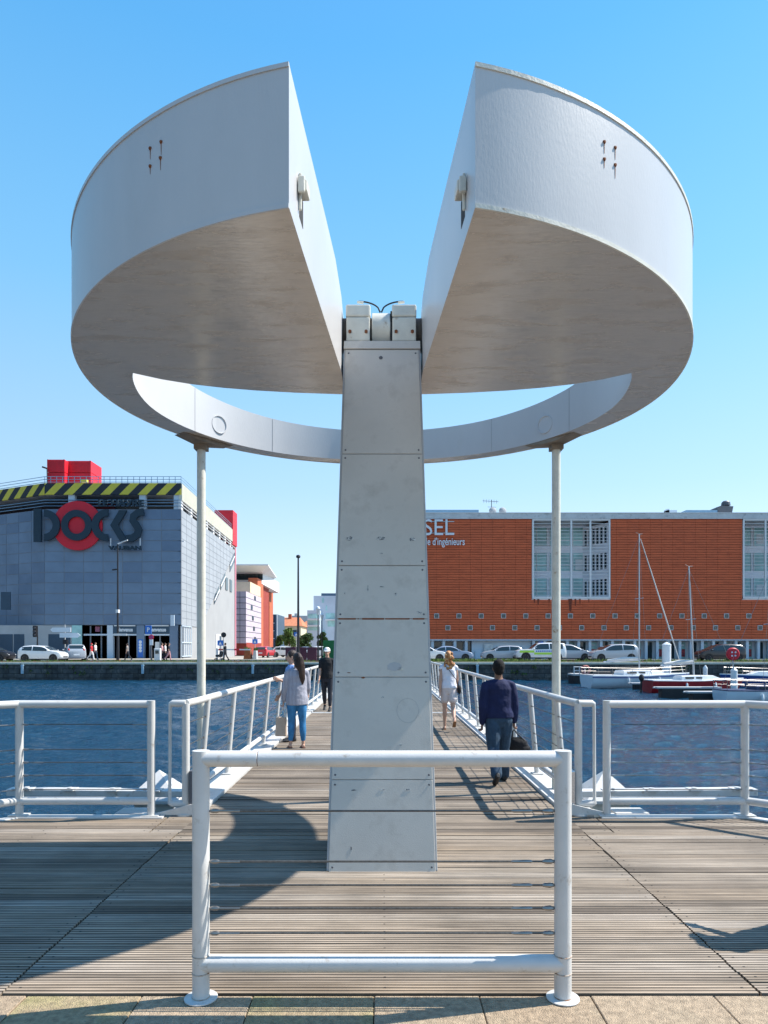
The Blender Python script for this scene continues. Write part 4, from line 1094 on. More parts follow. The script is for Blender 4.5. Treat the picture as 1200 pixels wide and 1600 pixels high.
for k, (u, lab) in enumerate(((770,'left satellite dish on the school roof, under the antenna'),(785.5,'right satellite dish on the school roof'))):
    f = MB(); c = px(u, 798, q-.3); f.lathe([(0,.10),(.18,.07),(.32,.02),(.40,-.05),(.38,-.06),(.0,.05)], c, (0,-1,.15), n=20); f.tube([c, c+Vector((0,.2,-.5))], .04, 6)
    o = f.build('satellite_dish', M['conc']); pin(o); tag(o, lab, 'satellite dish', 'satellite dishes')
# lettering
sg2 = thing('school_sign', (X_(690,71.8), 71.8, Z_(856,71.8)), 'raised white school name lettering on the terracotta wall beside the pillar', 'sign')
f = MB(); YT = Y2-.15
f = MB(); text_mb('ISEL', (709.5-655)*YT/F, 25*YT/F, px(655,836.5,YT), f, depth=.14, bold=-.002); f.build('lettering', M['sign_pale'], sg2)
f = MB(); text_mb("école d'ingénieurs", (726-650)*YT/F, 15.5*YT/F, px(650,855.5,YT), f, depth=.08, bold=.008); f.build('lettering', M['sign_pale'], sg2)
f = MB()
for v in (814.5, 832.5): f.box(X_(640,YT),X_(710,YT),Y2-.02,Y2+.0,Z_(v,YT)-.04,Z_(v,YT)+.04)
f.build('mounting_rail', M['fascia'], sg2)

# ================================================================ BUILDINGS IN THE GAP
M['tile_lilac'] = mat('pale_tiles', (.52,.44,.50), .6, 0, .12, 1.5)
M['brick'] = mat('orange_brick', (.50,.13,.06), .8, 0, .12, 1)
M['brick_d'] = mat('dark_red_render', (.30,.045,.03), .8, 0, .12, 1)
M['roof_red'] = mat('red_roof_tiles', (.48,.17,.08), .8, 0, .2, 1.5)
M['cream_wall'] = mat('cream_render', (.62,.52,.36), .8, 0, .08, .8)
M['navy_wall'] = mat('dark_blue_cladding', (.05,.09,.14), .6, 0, .1, .8)
ap = thing('apartment_block', (X_(395,120), 120, GZ), 'pink and brick apartment block with a flared white roof beside the shopping centre', 'building')
def bb(par, name, m, u0, u1, v0, v1, Y, dep, out=None):
    f = MB(); f.box(X_(u0,Y),X_(u1,Y),Y,Y+dep,Z_(v1,Y),Z_(v0,Y)); return f.build(name, m, par)
YA = 112
bb(ap,'tiled_wing',M['tile_lilac'],355,384.5,924,1005,YA,14); f = MB()
for k in range(1,9): z = Z_(924+k*9,YA); f.box(X_(355,YA),X_(384.6,YA)+.02,YA-.03,YA+14.02,z-.04,z+.04)
for k in range(1,6): x = X_(384.5,YA)-k*1.0; f.box(x-.03,x+.03,YA-.03,YA,Z_(1005,YA),Z_(924,YA))
f.build('tile_joint', M['plate_grey'], ap)
bb(ap,'base_wall',M['brick_d'],355,385,1004,1024,YA+.2,14)
bb(ap,'balcony_wall',M['cream_wall'],355,391,909,926,118,10)
YA2 = 126
bb(ap,'brick_tower',M['brick'],388,402.5,903,1020,YA2,6)
bb(ap,'dark_tower',M['brick_d'],401,409.5,911,1018,134,8)
bb(ap,'brick_tower',M['brick'],404,413,913,1016,138,3)
bb(ap,'white_bay',M['bwhite'],412,416,914,1008,143,3)
bb(ap,'brick_tower',M['brick'],411,421,915,1014,149,5)
bb(ap,'top_storey',M['bwhite'],355,409,893,912,130,22)
f = MB(); 
for k in range(9): u = 360+k*6; c = px(u,900,130); f.box(c.x-.5,c.x+.32,129.9,130,Z_(906,130),Z_(894,130))
f.build('window', M['glass'], ap)
for k in range(5):
    v = 924+k*17
    for (u0,u1,Y) in ((395,399,YA2),(407.5,410,138),(415,418,149)):
        f = MB(); f.box(X_(u0,Y),X_(u1,Y),Y-.1,Y+.1,Z_(v+9,Y),Z_(v,Y)); w_ = f.build('window', M['glass'], ap)
        f = MB(); f.box(X_(u1,Y)-.12,X_(u1,Y)+.05,Y-.16,Y+.05,Z_(v+9.5,Y),Z_(v-.5,Y)); f.build('frame', M['bwhite'], w_)
    Y = YA; f = MB(); xx = X_(384.5,Y); f.box(xx-.1,xx+.06,Y+3+k*1.0,Y+4.5+k*1.0,Z_(v+9,Y),Z_(v+2,Y)) if k in (1,2,3) else f.box(xx-.1,xx+.06,Y+7,Y+8.5,Z_(v+9,Y),Z_(v+2,Y)); f.build('window', M['glass'], ap)
f = MB(); yA, yB = 124, 146
lo = [px(340,890,yA+2), px(409,890,yA+2), px(416,894.5,yB-2), px(340,894.5,yB-2)]; hi = [px(336,883.5,yA), px(419,883.5,yA), px(432,890,yB), px(336,890,yB)]
zc = hi[0].z
for q in hi: q.z = zc
for q in lo: q.z = zc-.9
f.add(lo+hi+[q+Vector((0,0,.22)) for q in hi], [(0,3,2,1),(0,1,5,4),(1,2,6,5),(2,3,7,6),(3,0,4,7),(4,5,9,8),(5,6,10,9),(6,7,11,10),(7,4,8,11),(8,9,10,11)]); f.build('roof', M['bwhite'], ap)
bd_ = thing('dark_blue_building', (X_(427,165),165,GZ), 'small dark blue building with white window bands right of the apartment block', 'building')
bb(bd_,'wall',M['navy_wall'],416,433.5,960,1016,165,12)
for v in (968,980,992): 
    w_ = bb(bd_,'window',M['glass'],424,428,v,v+5,164.9,.2); bb(bd_,'frame',M['bwhite'],423,429,v+5,v+6.2,164.8,.2).parent = bd_
bb(bd_,'side_trim',M['bwhite'],431.5,433.5,960,1012,164.8,.3)
def house(u0, u1, vr, ve, vb, Y, dep, lab, wall, gx=.15):
    h = thing('tiled_roof_house', (X_((u0+u1)/2,Y),Y,GZ), lab, 'house', 'houses with red tiled roofs')
    x0, x1 = X_(u0,Y), X_(u1,Y); ze, zr, z0 = Z_(ve,Y), Z_(vr,Y), GZ
    f = MB(); f.box(x0,x1,Y,Y+dep,z0,ze); f.build('wall', wall, h)
    f = MB(); ov = .5; w = x1-x0; a = w*gx
    f.add([(x0-ov,Y-ov,ze),(x1+ov,Y-ov,ze),(x1+ov,Y+dep+ov,ze),(x0-ov,Y+dep+ov,ze),(x0+a,Y+dep/2,zr),(x1-a,Y+dep/2,zr)], [(0,1,5,4),(1,2,5),(2,3,4,5),(3,0,4),(0,3,2,1)]); rf = f.build('roof', M['roof_red'], h)
    f = MB(); f.box(x0+w*.35,x0+w*.35+.9,Y+dep*.4,Y+dep*.4+.7,zr-.8,zr+.9); f.build('chimney', M['brick'], rf)
    nf = 3; n = max(2, int(w/3.2))
    for r in range(nf):
        for i in range(n):
            xx = x0+w*(i+.5)/n; zz = ze-1.9-r*3.0
            if zz < z0+.5: continue
            f = MB(); f.box(xx-.5,xx+.5,Y-.06,Y+.05,zz-.6,zz+.8); f.build('window', M['glass'], h)
    return h
house(433,470,963,978,1012,185,14,'cream three storey house with red tiled roof, behind the leafy street tree',M['cream_wall'])
house(470,500,969,980,1012,205,14,'farther pinkish house with red tiled roof, left of the pale blue block',M['tile_lilac'])
pb = thing('pale_blue_block', (X_(520,150),150,GZ), 'pale blue stepped apartment building left of the pillar', 'building')
bb(pb,'lower_wing',M['bluewhite'],480,500,953.5,1016,150,16)
bb(pb,'main_wing',M['bluewhite'],490,562,931,1016,153,16)
bb(pb,'roof_plant',M['navy_wall'],502,548,927,931.5,156,10)
for (u0,u1,v0,v1,Y) in ((481,498,959,966,149.9),(481,498,969,976,149.9),(481,498,979,985,149.9),(503,506,934,942,152.9),(509,511,946,954,152.9),(509,523,958,967,152.9),(512,523,970,979,152.9),(503,508,985,998,152.9),(530,550,958,967,152.9),(530,550,970,979,152.9)):
    w_ = bb(pb,'window',M['glass_sky_teal'],u0,u1,v0,v1,Y,.2)
for v in (966.5,976.5): bb(pb,'balcony',M['bwhite'],480.5,499,v,v+2.6,149.3,.7)
bb(pb,'balcony',M['bwhite'],508.5,524,967.3,969.5,152.3,.7)
# background roofs between
for k,(u0,u1,v0,Y,lab,m) in enumerate(((455,482,962,240,'low distant pale rooftop seen over the tiled houses','conc'),(500,700,985,230,'long low distant building hidden behind the pillar','bluewhite'))):
    f = MB(); f.box(X_(u0,Y),X_(u1,Y),Y,Y+12,GZ,Z_(v0,Y)); f.box(X_(u0+4,Y),X_(u0+8,Y),Y+2,Y+5,Z_(v0,Y),Z_(v0-4,Y)); o = f.build('distant_building', M[m]); pin(o); tag(o, lab, 'building')

# ================================================================ TREES
def tree(u, vb, vt, Y, wpx, lab, m, group='street trees beyond the quay'):
    base = px(u, vb, Y); base.z = GZ-.05; h = Z_(vt,Y)-base.z; w = wpx*Y/F/2
    t = thing('street_tree', base, lab, 'tree', group)
    f = MB(); f.tube([base, base+Vector((.05,0,h*.25)), base+Vector((-.05,0,h*.5)), base+Vector((0,0,h*.75))], [.16,.13,.09,.04], 8)
    for k in range(6):
        a = k*1.05; p = base+Vector((0,0,h*(.35+.05*k))); f.tube([p, p+Vector((cos(a)*w*.6,sin(a)*w*.6,h*.2))], [.06,.02], 6)
    f.build('trunk', M['bark'], t)
    f = MB(); cl = []
    for k in range(16):
        a = random.uniform(0,2*pi); r = w*random.uniform(.1,.75); cl.append((Vector((cos(a)*r, sin(a)*r, h*random.uniform(.38,.90))), w*random.uniform(.25,.5)))
    for c, r in cl:
        for _ in range(150):
            d = Vector((random.gauss(0,1),random.gauss(0,1),random.gauss(0,1))).normalized()*r*random.uniform(.5,1.05)
            p = base+c+d; a = Vector((random.gauss(0,1),random.gauss(0,1),random.gauss(0,1))).normalized()*.16; b_ = a.cross(Vector((random.gauss(0,1),random.gauss(0,1),random.gauss(0,1)))).normalized()*.13
            f.add([p-a-b_*.4, p+a*.2-b_, p+a+b_*.4, p-a*.2+b_], [(0,1,2,3)], random.choice((0,0,1)))
    f.build('crown', m, t)
tree(452,1012,975,125,26,'bright green round street tree in front of the cream house',[M['leaf'],M['grass']])
tree(477,1012,990,135,28,'wide low dark green tree before the pale blue block',[M['leaf2'],M['leaf']])
tree(436,1012,992,140,14,'small bushy green tree near the dark blue building',[M['leaf'],M['leaf2']])
tree(504,1012,985,132,18,'narrow dark tree beside the pale blue block, left of the pillar',[M['leaf2'],M['leaf']])

# ================================================================ STREET FURNITURE
def pole(name, u, vt, Y, r, lab, cat, m='post_black', group=None, arm=None, head=None):
    b_ = Vector((X_(u,Y),Y,GZ)); zt = Z_(vt,Y)
    t = thing(name, b_, lab, cat, group)
    f = MB(); f.tube([b_, b_+Vector((0,0,1.0))], r*1.6, 10); f.tube([b_+Vector((0,0,1.0)), Vector((b_.x,Y,zt))], [r*1.15,r*.7], 10); f.build('pole', M[m], t)
    f = MB(); f.box(b_.x-.22,b_.x+.22,Y-.22,Y+.22,GZ,GZ+.12); f.build('base', M['rust'] if name == 'street_lamp' else M[m], t)
    return t, Vector((b_.x,Y,zt))
t, top = pole('street_lamp', 184, 850, 64.5, .09, 'tall black street lamp with white angled head before the shopping centre', 'street lamp', group='street lamps')
f = MB(); f.tube([top, top+Vector((.25,0,.1)), top+Vector((.6,-.1,.22))], [.07,.06,.05], 8); f.obox(top+Vector((.75,-.12,.27)), (.22,0,.08), (0,.1,0), (0,0,.035)); f.build('lamp_head', M['bwhite'], t)
f = MB(); f.obox(px(179.5,890,64.5), (.22,0,.02), (0,.12,0), (0,0,.06)); f.box(X_(180,64.5),X_(184,64.5),64.4,64.6,Z_(890,64.5)-.03,Z_(890,64.5)+.03); f.build('spotlight', M['post_black'], t)
f = MB(); c = px(184,955,64.5); f.box(c.x-.12,c.x+.12,64.3,64.7,c.z-.15,c.z+.15); f.build('junction_box', M['bwhite'], t)
f = MB(); f.prism([px(178,990,64.3),px(176.5,991.6,64.3),px(178,993.2,64.3),px(198,993.2,64.3),px(198,990,64.3)], (0,.06,0)); o = f.build('direction_sign', M['bwhite']); pin(o); tag(o, 'small white direction arrow fixed low on the tall black street lamp', 'sign', 'white direction signs')
t, top = pole('street_lamp', 466, 872, 60.0, .10, 'tall plain black mast standing between apartment block and pillar', 'street lamp', group='street lamps')
f = MB(); f.lathe([(0,.0),(.16,.02),(.20,.12),(.16,.24),(0,.3)], top, n=12); f.build('lamp_head', M['post_black'], t)
for (u, v, lab) in ((497,961,'black lantern lamp with pale head, nearest the pillar on its left'),(503,970,'shorter black lantern lamp directly beside the pillar')):
    t, top = pole('lantern_lamp', u, v, 66 if u < 500 else 78, .06, lab, 'street lamp', group='lantern lamps')
    f = MB(); f.lathe([(.03,0),(.10,.1),(.20,.6),(.22,.62),(.16,.78),(0,.85)], top, n=10); f.build('lantern', M['sign_pale'], t)
# traffic light
t, top = pole('traffic_light', 58.5, 978, 66, .07, 'dark traffic light on a post above the white hatchback', 'traffic light')
f = MB(); c = px(54.5,986.5,65.9); f.box(c.x-.16,c.x+.16,65.8,66.05,c.z-.55,c.z+.55); f.box(c.x,X_(58.5,66),65.9,66,c.z-.03,c.z+.03); hd = f.build('signal_head', M['post_black'], t, bevel=.03)
f = MB()
for k in (-1,0,1): f.lathe([(.0,.01),(.10,.01),(.12,.10),(.13,.10),(.11,0)], (c.x,65.8,c.z+k*.34), (0,-1,0), n=14)
f.build('lens', M['plate_grey'], hd)
# direction signs on a post
t, top = pole('direction_signpost', 101.5, 976, 66.5, .06, 'grey signpost carrying two white arrow boards over the silver car', 'signpost', m='conc')
f = MB(); f.prism([px(78.5,984,66.3),px(82,980.5,66.3),px(110.5,980.5,66.3),px(110.5,987.5,66.3),px(82,987.5,66.3)], (0,.08,0)); f.build('arrow_board', M['sign_pale'], t)
f = MB(); f.prism([px(93,989,66.3),px(121,989,66.3),px(125.5,992.7,66.3),px(121,996.2,66.3),px(93,996.2,66.3)], (0,.08,0)); f.build('arrow_board', M['sign_pale'], t)
f = MB(); c = px(102,1003,66.2); f.box(c.x-.2,c.x+.2,66.1,66.4,c.z-.22,c.z+.22); f.build('small_box', M['post_black'], t)
# parking sign and no-stopping sign
t, top = pole('parking_sign', 236.5, 978, 66, .05, 'post with blue parking sign over a round no-stopping sign at the entrance', 'sign', m='plate_grey')
f = MB(); c = px(232,984,65.9); f.box(c.x-.30,c.x+.30,65.85,65.92,c.z-.42,c.z+.42); s_ = f.build('parking_plate', M['sign_blue'], t)
f = MB(); text_mb('P', .26, .42, (c.x-.12,65.85,c.z-.2), f, depth=.02, bold=.03); f.build('lettering', M['sign_pale'], s_)
f = MB(); c = px(236.5,995.5,65.9); f.lathe([(0,.05),(.22,.05),(.22,0)], (c.x,65.9,c.z), (0,-1,0), n=20); s_ = f.build('round_plate', M['sign_blue'], t)
f = MB(); f.lathe([(.16,.055),(.235,.06),(.235,0)], (c.x,65.9,c.z), (0,-1,0), n=20); f.obox((c.x,65.83,c.z), (.12,0,.12), (0,.01,0), (-.02,0,.02)); f.obox((c.x,65.825,c.z), (-.12,0,.12), (0,.01,0), (.02,0,.02)); f.build('red_rim', M['sign_red'], s_)
f = MB(); c = px(236.5,1003.5,65.9); f.box(c.x-.16,c.x+.16,65.85,65.92,c.z-.28,c.z+.28); f.build('white_plate', M['sign_pale'], t)
f = MB(); b_ = px(246.5,1033,63); f.box(b_.x-.28,b_.x+.28,62.8,63.2,GZ,Z_(1013,63)); o = f.build('ticket_machine', M['bwhite'], bevel=.04); pin(o); tag(o, 'white box cabinet on the pavement by the shopping centre entrance', 'cabinet')
g_ = MB(); g_.box(b_.x-.16,b_.x+.16,62.76,62.8,GZ+.7,GZ+1.0); g_.build('screen', M['glass'], o, world=True)
# round black sign disc and small blue signs
t, top = pole('round_sign', 349.5, 990, 68, .05, 'black round sign disc on a pole by the side of the shopping centre', 'sign', m='conc')
f = MB(); f.lathe([(0,.04),(.26,.04),(.26,0)], px(349.5,992,67.9), (0,-1,0), n=24); f.build('disc', M['post_black'], t)
for (u, Y, lab) in ((344.5,70,'blue square sign on a short post near the side door'),(398.5,80,'blue square sign on a short post before the apartment block'),(463,92,'blue square sign beside the tall plain mast')):
    vt = {344.5:1002,398.5:1000,463:989}[u]
    t, top = pole('blue_sign', u, vt, Y, .04, lab, 'sign', m='conc', group='small blue road signs')
    f = MB(); f.box(top.x-.3,top.x+.3,Y-.08,Y-.03,top.z-.45,top.z+.1); p_ = f.build('sign_plate', M['sign_blue'], t)
    f = MB(); f.prism([(top.x-.16,Y-.09,top.z-.34),(top.x+.16,Y-.09,top.z-.34),(top.x,Y-.09,top.z-.02)], (0,.008,0)); f.build('symbol', M['sign_pale'], p_)
# barrier, planter, purple fence, green container
t = thing('road_barrier', (X_(356,68.5),68.5,GZ), 'low white barrier boom with red bands beside the shopping centre', 'barrier')
f = MB(); f.box(X_(338,69),X_(391,69),68.95,69.05,Z_(1016,69),Z_(1014,69)); f.build('boom', M['bwhite'], t)
f = MB(); f.box(X_(342,69),X_(350,69),68.92,69.08,Z_(1016.3,69),Z_(1013.7,69)); f.box(X_(366,69),X_(374,69),68.92,69.08,Z_(1016.3,69),Z_(1013.7,69)); f.build('red_band', M['red'], t)
f = MB(); f.box(X_(338,69),X_(341,69),68.9,69.1,GZ,Z_(1013,69)); f.build('post', M['bwhite'], t)
for k,(u0,u1,lab) in enumerate(((380,392,'brown timber planter, left of the pair by the red car'),(394,401,'small grey planter with weeds, right of the timber one'))):
    f = MB(); f.prism([(X_(u0,70),70,GZ),(X_(u1,70),70,GZ),(X_(u1-1,70),70,GZ+.95),(X_(u0+2,70),70,GZ+.95)], (0,1,0)); o = f.build('planter', M['rust'] if k == 0 else M['conc'], bevel=.03); pin(o); tag(o, lab, 'planter', 'street planters')
    g_ = MB(); tufts(g_, 14, lambda: random.uniform(X_(u0+2,70),X_(u1-2,70)), lambda: random.uniform(70.1,70.9), lambda: GZ+.9, .4); g_.build('plants', [M['leaf'],M['grass']], o)
M['purple'] = mat('purple_sheet', (.085,.025,.05), .6, 0, .2, 1)
for k, (u0,u1) in enumerate(((446,462),(463,479),(480,495))):
    f = MB(); Y = 61; x0, x1 = X_(u0,Y), X_(u1,Y); f.box(x0,x1,Y,Y+.12,GZ,Z_(1011,Y)); f.box(x0,x1,Y-.1,Y+.22,GZ,GZ+.1)
    o = f.build('purple_screen', M['purple'], bevel=.01); pin(o)
    tag(o, ('leftmost dark purple sheet screen on the quay beyond the bridge','middle dark purple sheet screen, foot of the plain mast','right dark purple sheet screen nearest the pillar')[k], 'screen', 'dark purple screens on the quay')
    g_ = MB()
    for i in range(9): xx = x0+(x1-x0)*(i+.5)/9; g_.box(xx-.03,xx+.03,Y-.03,Y,GZ+.1,Z_(1012,Y))
    g_.build('rib', M['purple'], o, world=True)
f = MB(); Y = 74; f.box(X_(505,Y),X_(532,Y),Y,Y+2.5,GZ,Z_(1000.5,Y)); o = f.build('green_container', mat('green_sheet',(.02,.17,.05),.6,0,.15,1), bevel=.03); pin(o); tag(o, 'dark green container on the far quay, just left of the pillar', 'container')
g_ = MB()
for i in range(12): xx = X_(505,Y)+i*.16; g_.box(xx,xx+.06,Y-.04,Y,GZ+.1,Z_(1001.5,Y))
g_.build('rib', o.data.materials[0], o, world=True)
# cctv on mall corner etc.
for (u,v,lab) in ((285,846,'white camera bracket at the corner of the shopping centre, high up'),(17,1000,'x')):
    if lab == 'x': continue
    f = MB(); c = px(u,v,74.7); f.box(c.x-.05,c.x+.25,74.5,74.65,c.z-.06,c.z+.06); f.tube([c,c+Vector((0,.3,.1))],.03,6); o = f.build('security_camera', M['bwhite']); pin(o); tag(o, lab, 'camera')
# ================================================================ CARS
M['tyre'] = mat('tyre', (.02,.02,.02), .8, 0, .1)
M['rim'] = mat('rim', (.45,.46,.48), .3, .7, .1)
M['car_glass'] = mat('car_glass', (.02,.03,.035), .05, 0, .1, 1, spec=.9)
M['lamp_clear'] = mat('lamp_clear', (.75,.78,.8), .15, .2, .1); M['lamp_red'] = mat('lamp_red', (.45,.01,.01), .2, 0, .1)
M['trim_black'] = mat('trim_black', (.02,.02,.022), .6, 0, .1)
def paint(name, c): 
    if name not in M: M[name] = mat(name, c, .28, .15, .03, 1, coat=.6)
    return M[name]
STY = {
 'hatch': dict(L=4.0, W=.86, R=.31, st=[(-1.0,.38,.80,.82,.80),(-.975,.24,.93,1.00,.93),(-.90,.20,.99,1.26,.97),(-.76,.20,.99,1.42,1),(-.35,.20,.96,1.47,1),(.05,.20,.93,1.43,1),(.22,.20,.92,1.33,1),(.50,.20,.93,1.00,1),(.80,.20,.84,.90,.98),(.95,.24,.68,.76,.90),(1.0,.36,.58,.60,.78)], ws=(.20,.49), rg=(-.965,-.83), sw=((-.30,.34),(-.78,-.34)), wx=(.635,-.64)),
 'sedan': dict(L=4.4, W=.87, R=.31, st=[(-1.0,.40,.82,.84,.80),(-.97,.24,.93,.98,.92),(-.72,.20,.97,1.03,.98),(-.45,.20,.96,1.36,1),(-.2,.20,.95,1.43,1),(.05,.20,.93,1.41,1),(.18,.20,.92,1.33,1),(.46,.20,.92,.98,1),(.80,.20,.82,.88,.98),(.95,.24,.66,.74,.90),(1.0,.36,.58,.60,.78)], ws=(.17,.45), rg=(-.70,-.42), sw=((-.20,.32),(-.60,-.24)), wx=(.635,-.63)),
 'mpv': dict(L=4.3, W=.88, R=.32, st=[(-1.0,.38,.90,.92,.82),(-.975,.24,1.02,1.15,.93),(-.92,.20,1.04,1.42,.97),(-.82,.20,1.04,1.54,1),(-.35,.20,1.01,1.60,1),(.05,.20,.98,1.57,1),(.22,.20,.97,1.46,1),(.60,.20,.98,1.04,1),(.84,.20,.88,.94,.98),(.96,.24,.70,.78,.90),(1.0,.36,.60,.62,.78)], ws=(.20,.59), rg=(-.97,-.87), sw=((-.28,.42),(-.80,-.32)), wx=(.64,-.64)),
 'suv': dict(L=4.6, W=.90, R=.38, st=[(-1.0,.45,1.0,1.02,.85),(-.98,.32,1.10,1.25,.95),(-.95,.30,1.12,1.58,.97),(-.90,.30,1.12,1.68,1),(-.35,.30,1.10,1.73,1),(.05,.30,1.08,1.70,1),(.15,.30,1.07,1.62,1),(.38,.30,1.08,1.14,1),(.82,.30,1.02,1.08,.98),(.96,.32,.86,.96,.92),(1.0,.42,.70,.74,.84)], ws=(.14,.37), rg=(-.975,-.93), sw=((-.30,.26),(-.86,-.34)), wx=(.63,-.62)),
}
def car(style, col, loc, rz, lab, group='cars on the far quay', extra=None, name='parked_car'):
    S_ = STY[style]; L2 = S_['L']/2; W0 = S_['W']
    t = thing(name, loc, lab, 'car', group, rz)
    st = S_['st']
    def at(fx):
        for a, b_ in zip(st[:-1], st[1:]):
            if fx <= b_[0]+1e-6: k = (fx-a[0])/(b_[0]-a[0]); return [a[i]+(b_[i]-a[i])*k for i in range(5)]
        return list(st[-1])
    def sec(fx):
        _, lo, be, tp, w = at(fx); w *= W0; wt = w*.96-max(0,tp-be)*.33; x = fx*L2
        h = [(w*.80,lo),(w*.97,lo+.07),(w*1.0,(lo+be)/2),(w*.965,be),((w*.965+wt)/2+.01,(be+tp)/2),(wt,tp-.05*(1 if tp-be>.2 else .3)),(wt*.75,tp-.0)]
        r = [(x,y,z) for y, z in h]+[(x,-y,z) for y, z in h[::-1]]
        return r
    xs = sorted(set([a[0] for a in st]+[-.5,-.1,.35,.65,.9,-.85]))
    f = MB(); f.rings([sec(x) for x in xs], smooth=True); f.build('body', col, t, world=False, sharp=50)
    sp = lambda fx, k, o=.006: None
    for sgn in (1,-1):
        for (a, b_) in S_['sw']:
            n = 5; f = MB(); lo_, hi_ = [], []
            for i in range(n+1):
                fx = a+(b_-a)*i/n; _, lo, be, tp, w = at(fx); w *= W0; wt = w*.96-max(0,tp-be)*.33
                y0 = w*.965; y1 = wt; z0 = be+.03; z1 = max(z0+.02, tp-.09)
                k1 = (z1-be)/max(.01,(tp-.05-be)); 
                lo_.append(Vector((fx*L2, sgn*(y0+.012), z0))); hi_.append(Vector((fx*L2, sgn*(y0+(y1-y0)*k1+.018), z1)))
            f.rings([[p, q, q-Vector((0,sgn*.03,0)), p-Vector((0,sgn*.03,0))] for p, q in zip(lo_, hi_)], smooth=False, flip=(sgn < 0))
            f.build('side_window', M['car_glass'], t, world=False)
        # mirror
        fx = S_['ws'][1]-.06; _, lo, be, tp, w = at(fx)
        f = MB(); f.ell((fx*L2, sgn*(w*W0+.09), be+.08), .07,.10,.07, 10); f.build('mirror', col, t, world=False)
        # sill strip
        f = MB(); f.box(-.45*L2,.45*L2, sgn*W0*.985, sgn*W0*.9, at(0)[1]-.02, at(0)[1]+.06); f.build('sill', M['trim_black'], t, world=False)
    for nm, (a, b_), o in (('windscreen', S_['ws'], 1), ('rear_window', S_['rg'], -1)):
        A_, B_ = at(a), at(b_); f = MB()
        ya = (A_[4]*W0*.96-max(0,A_[3]-A_[2])*.33)*.86; yb = (B_[4]*W0*.96-max(0,B_[3]-B_[2])*.33)*.86
        pa, pb = Vector((a*L2,0,A_[3])), Vector((b_*L2,0,B_[3])); d = (pb-pa); nrm = Vector((-d.z,0,d.x)); nrm.normalize(); nrm = -nrm if nrm.z < 0 else nrm
        n2 = nrm*.022; mm = []
        k = 6
        for i in range(k+1):
            fx = a+(b_-a)*i/k; _, lo, be, tp, w = at(fx); y = ya+(yb-ya)*i/k
            mm.append([Vector((fx*L2,-y,tp))+n2, Vector((fx*L2,y,tp))+n2, Vector((fx*L2,y,tp))-n2*.5, Vector((fx*L2,-y,tp))-n2*.5])
        f.rings(mm, smooth=False); f.build(nm, M['car_glass'], t, world=False)
    R_ = S_['R']
    for wx in S_['wx']:
        for sgn in (1,-1):
            f = MB(); c = (wx*L2, sgn*(W0-.19), R_); ax = (0,sgn,0)
            f.lathe([(R_*.62,.19),(R_*.95,.20),(R_,.16),(R_,.02),(R_*.9,0),(R_*.2,0)], c, ax, n=24); w_ = f.build('wheel', M['tyre'], t, world=False)
            f = MB(); f.lathe([(0,.185),(R_*.12,.19),(R_*.2,.16),(R_*.5,.165),(R_*.62,.20),(R_*.64,.18)], c, ax, n=24)
            for k in range(5):
                a = k*2*pi/5; f.obox(Vector(c)+Vector((cos(a)*R_*.38, sgn*.18, sin(a)*R_*.38)), (cos(a)*R_*.24,0,sin(a)*R_*.24), (0,.012,0), (-sin(a)*.035,0,cos(a)*.035))
            f.build('rim', M['rim'], w_, world=False)
            f = MB(); f.lathe([(0,.0),(R_+.06,0),(R_+.06,-.02)], (wx*L2, sgn*(W0+.006), R_+.02), (0,sgn,0), n=24); f.build('wheel_arch', M['trim_black'], t, world=False)
    for sgn in (1,-1):
        f = MB(); z = at(.95)[2]-.02; f.ell((L2*.93, sgn*W0*.66, z-.06), .16,.17,.075, 10); f.build('headlight', M['lamp_clear'], t, world=False)
        f = MB(); z = at(-.95)[2]-.03; f.ell((-L2*.955, sgn*W0*.74, z), .09,.14,.13 if style != 'mpv' else .22, 10); f.build('tail_light', M['lamp_red'], t, world=False)
    f = MB(); f.box(L2*.975,L2*1.005,-.42,.42,at(1)[1]+.02,at(1)[1]+.12); f.build('grille', M['trim_black'], t, world=False)
    f = MB(); f.box(-L2*1.008,-L2*.98,-.26,.26,at(-1)[1]+.15,at(-1)[1]+.27); f.build('number_plate', M['sign_pale'], t, world=False)
    if extra: extra(t, L2, W0, at)
    return t
def cl(u, Y): return (X_(u,Y), Y, GZ-.01)
W_, SV, SB, RD, BK = paint('car_white', (.74,.75,.76)), paint('car_silver', (.42,.45,.49)), paint('car_silver_blue', (.28,.35,.46)), paint('car_red', (.50,.02,.03)), paint('car_black', (.02,.02,.025))
car('hatch', W_, cl(68,62.7), 0, 'white hatchback parked side-on on the quay, leftmost whole car before the shopping centre')
car('mpv', SV, cl(117,66.5), radians(118), 'silver people carrier with tall red tail lights, just right of the white hatchback')
car('hatch', BK, cl(-14,63.5), 0, 'black car cut by the left picture edge, only its nose showing')
car('hatch', RD, cl(415,91), radians(80), 'small red car seen from behind beside the apartment block')
car('sedan', SB, cl(703,66.5), 0, 'blue grey saloon behind the red-haired woman, front pointing right')
car('hatch', W_, cl(664,62.6), 0, 'white hatchback partly hidden behind the pillar, in front of the blue grey saloon')
car('hatch', SV, cl(784,66.5), pi, 'silver hatchback facing left, between the blue grey saloon and the police four-by-four')
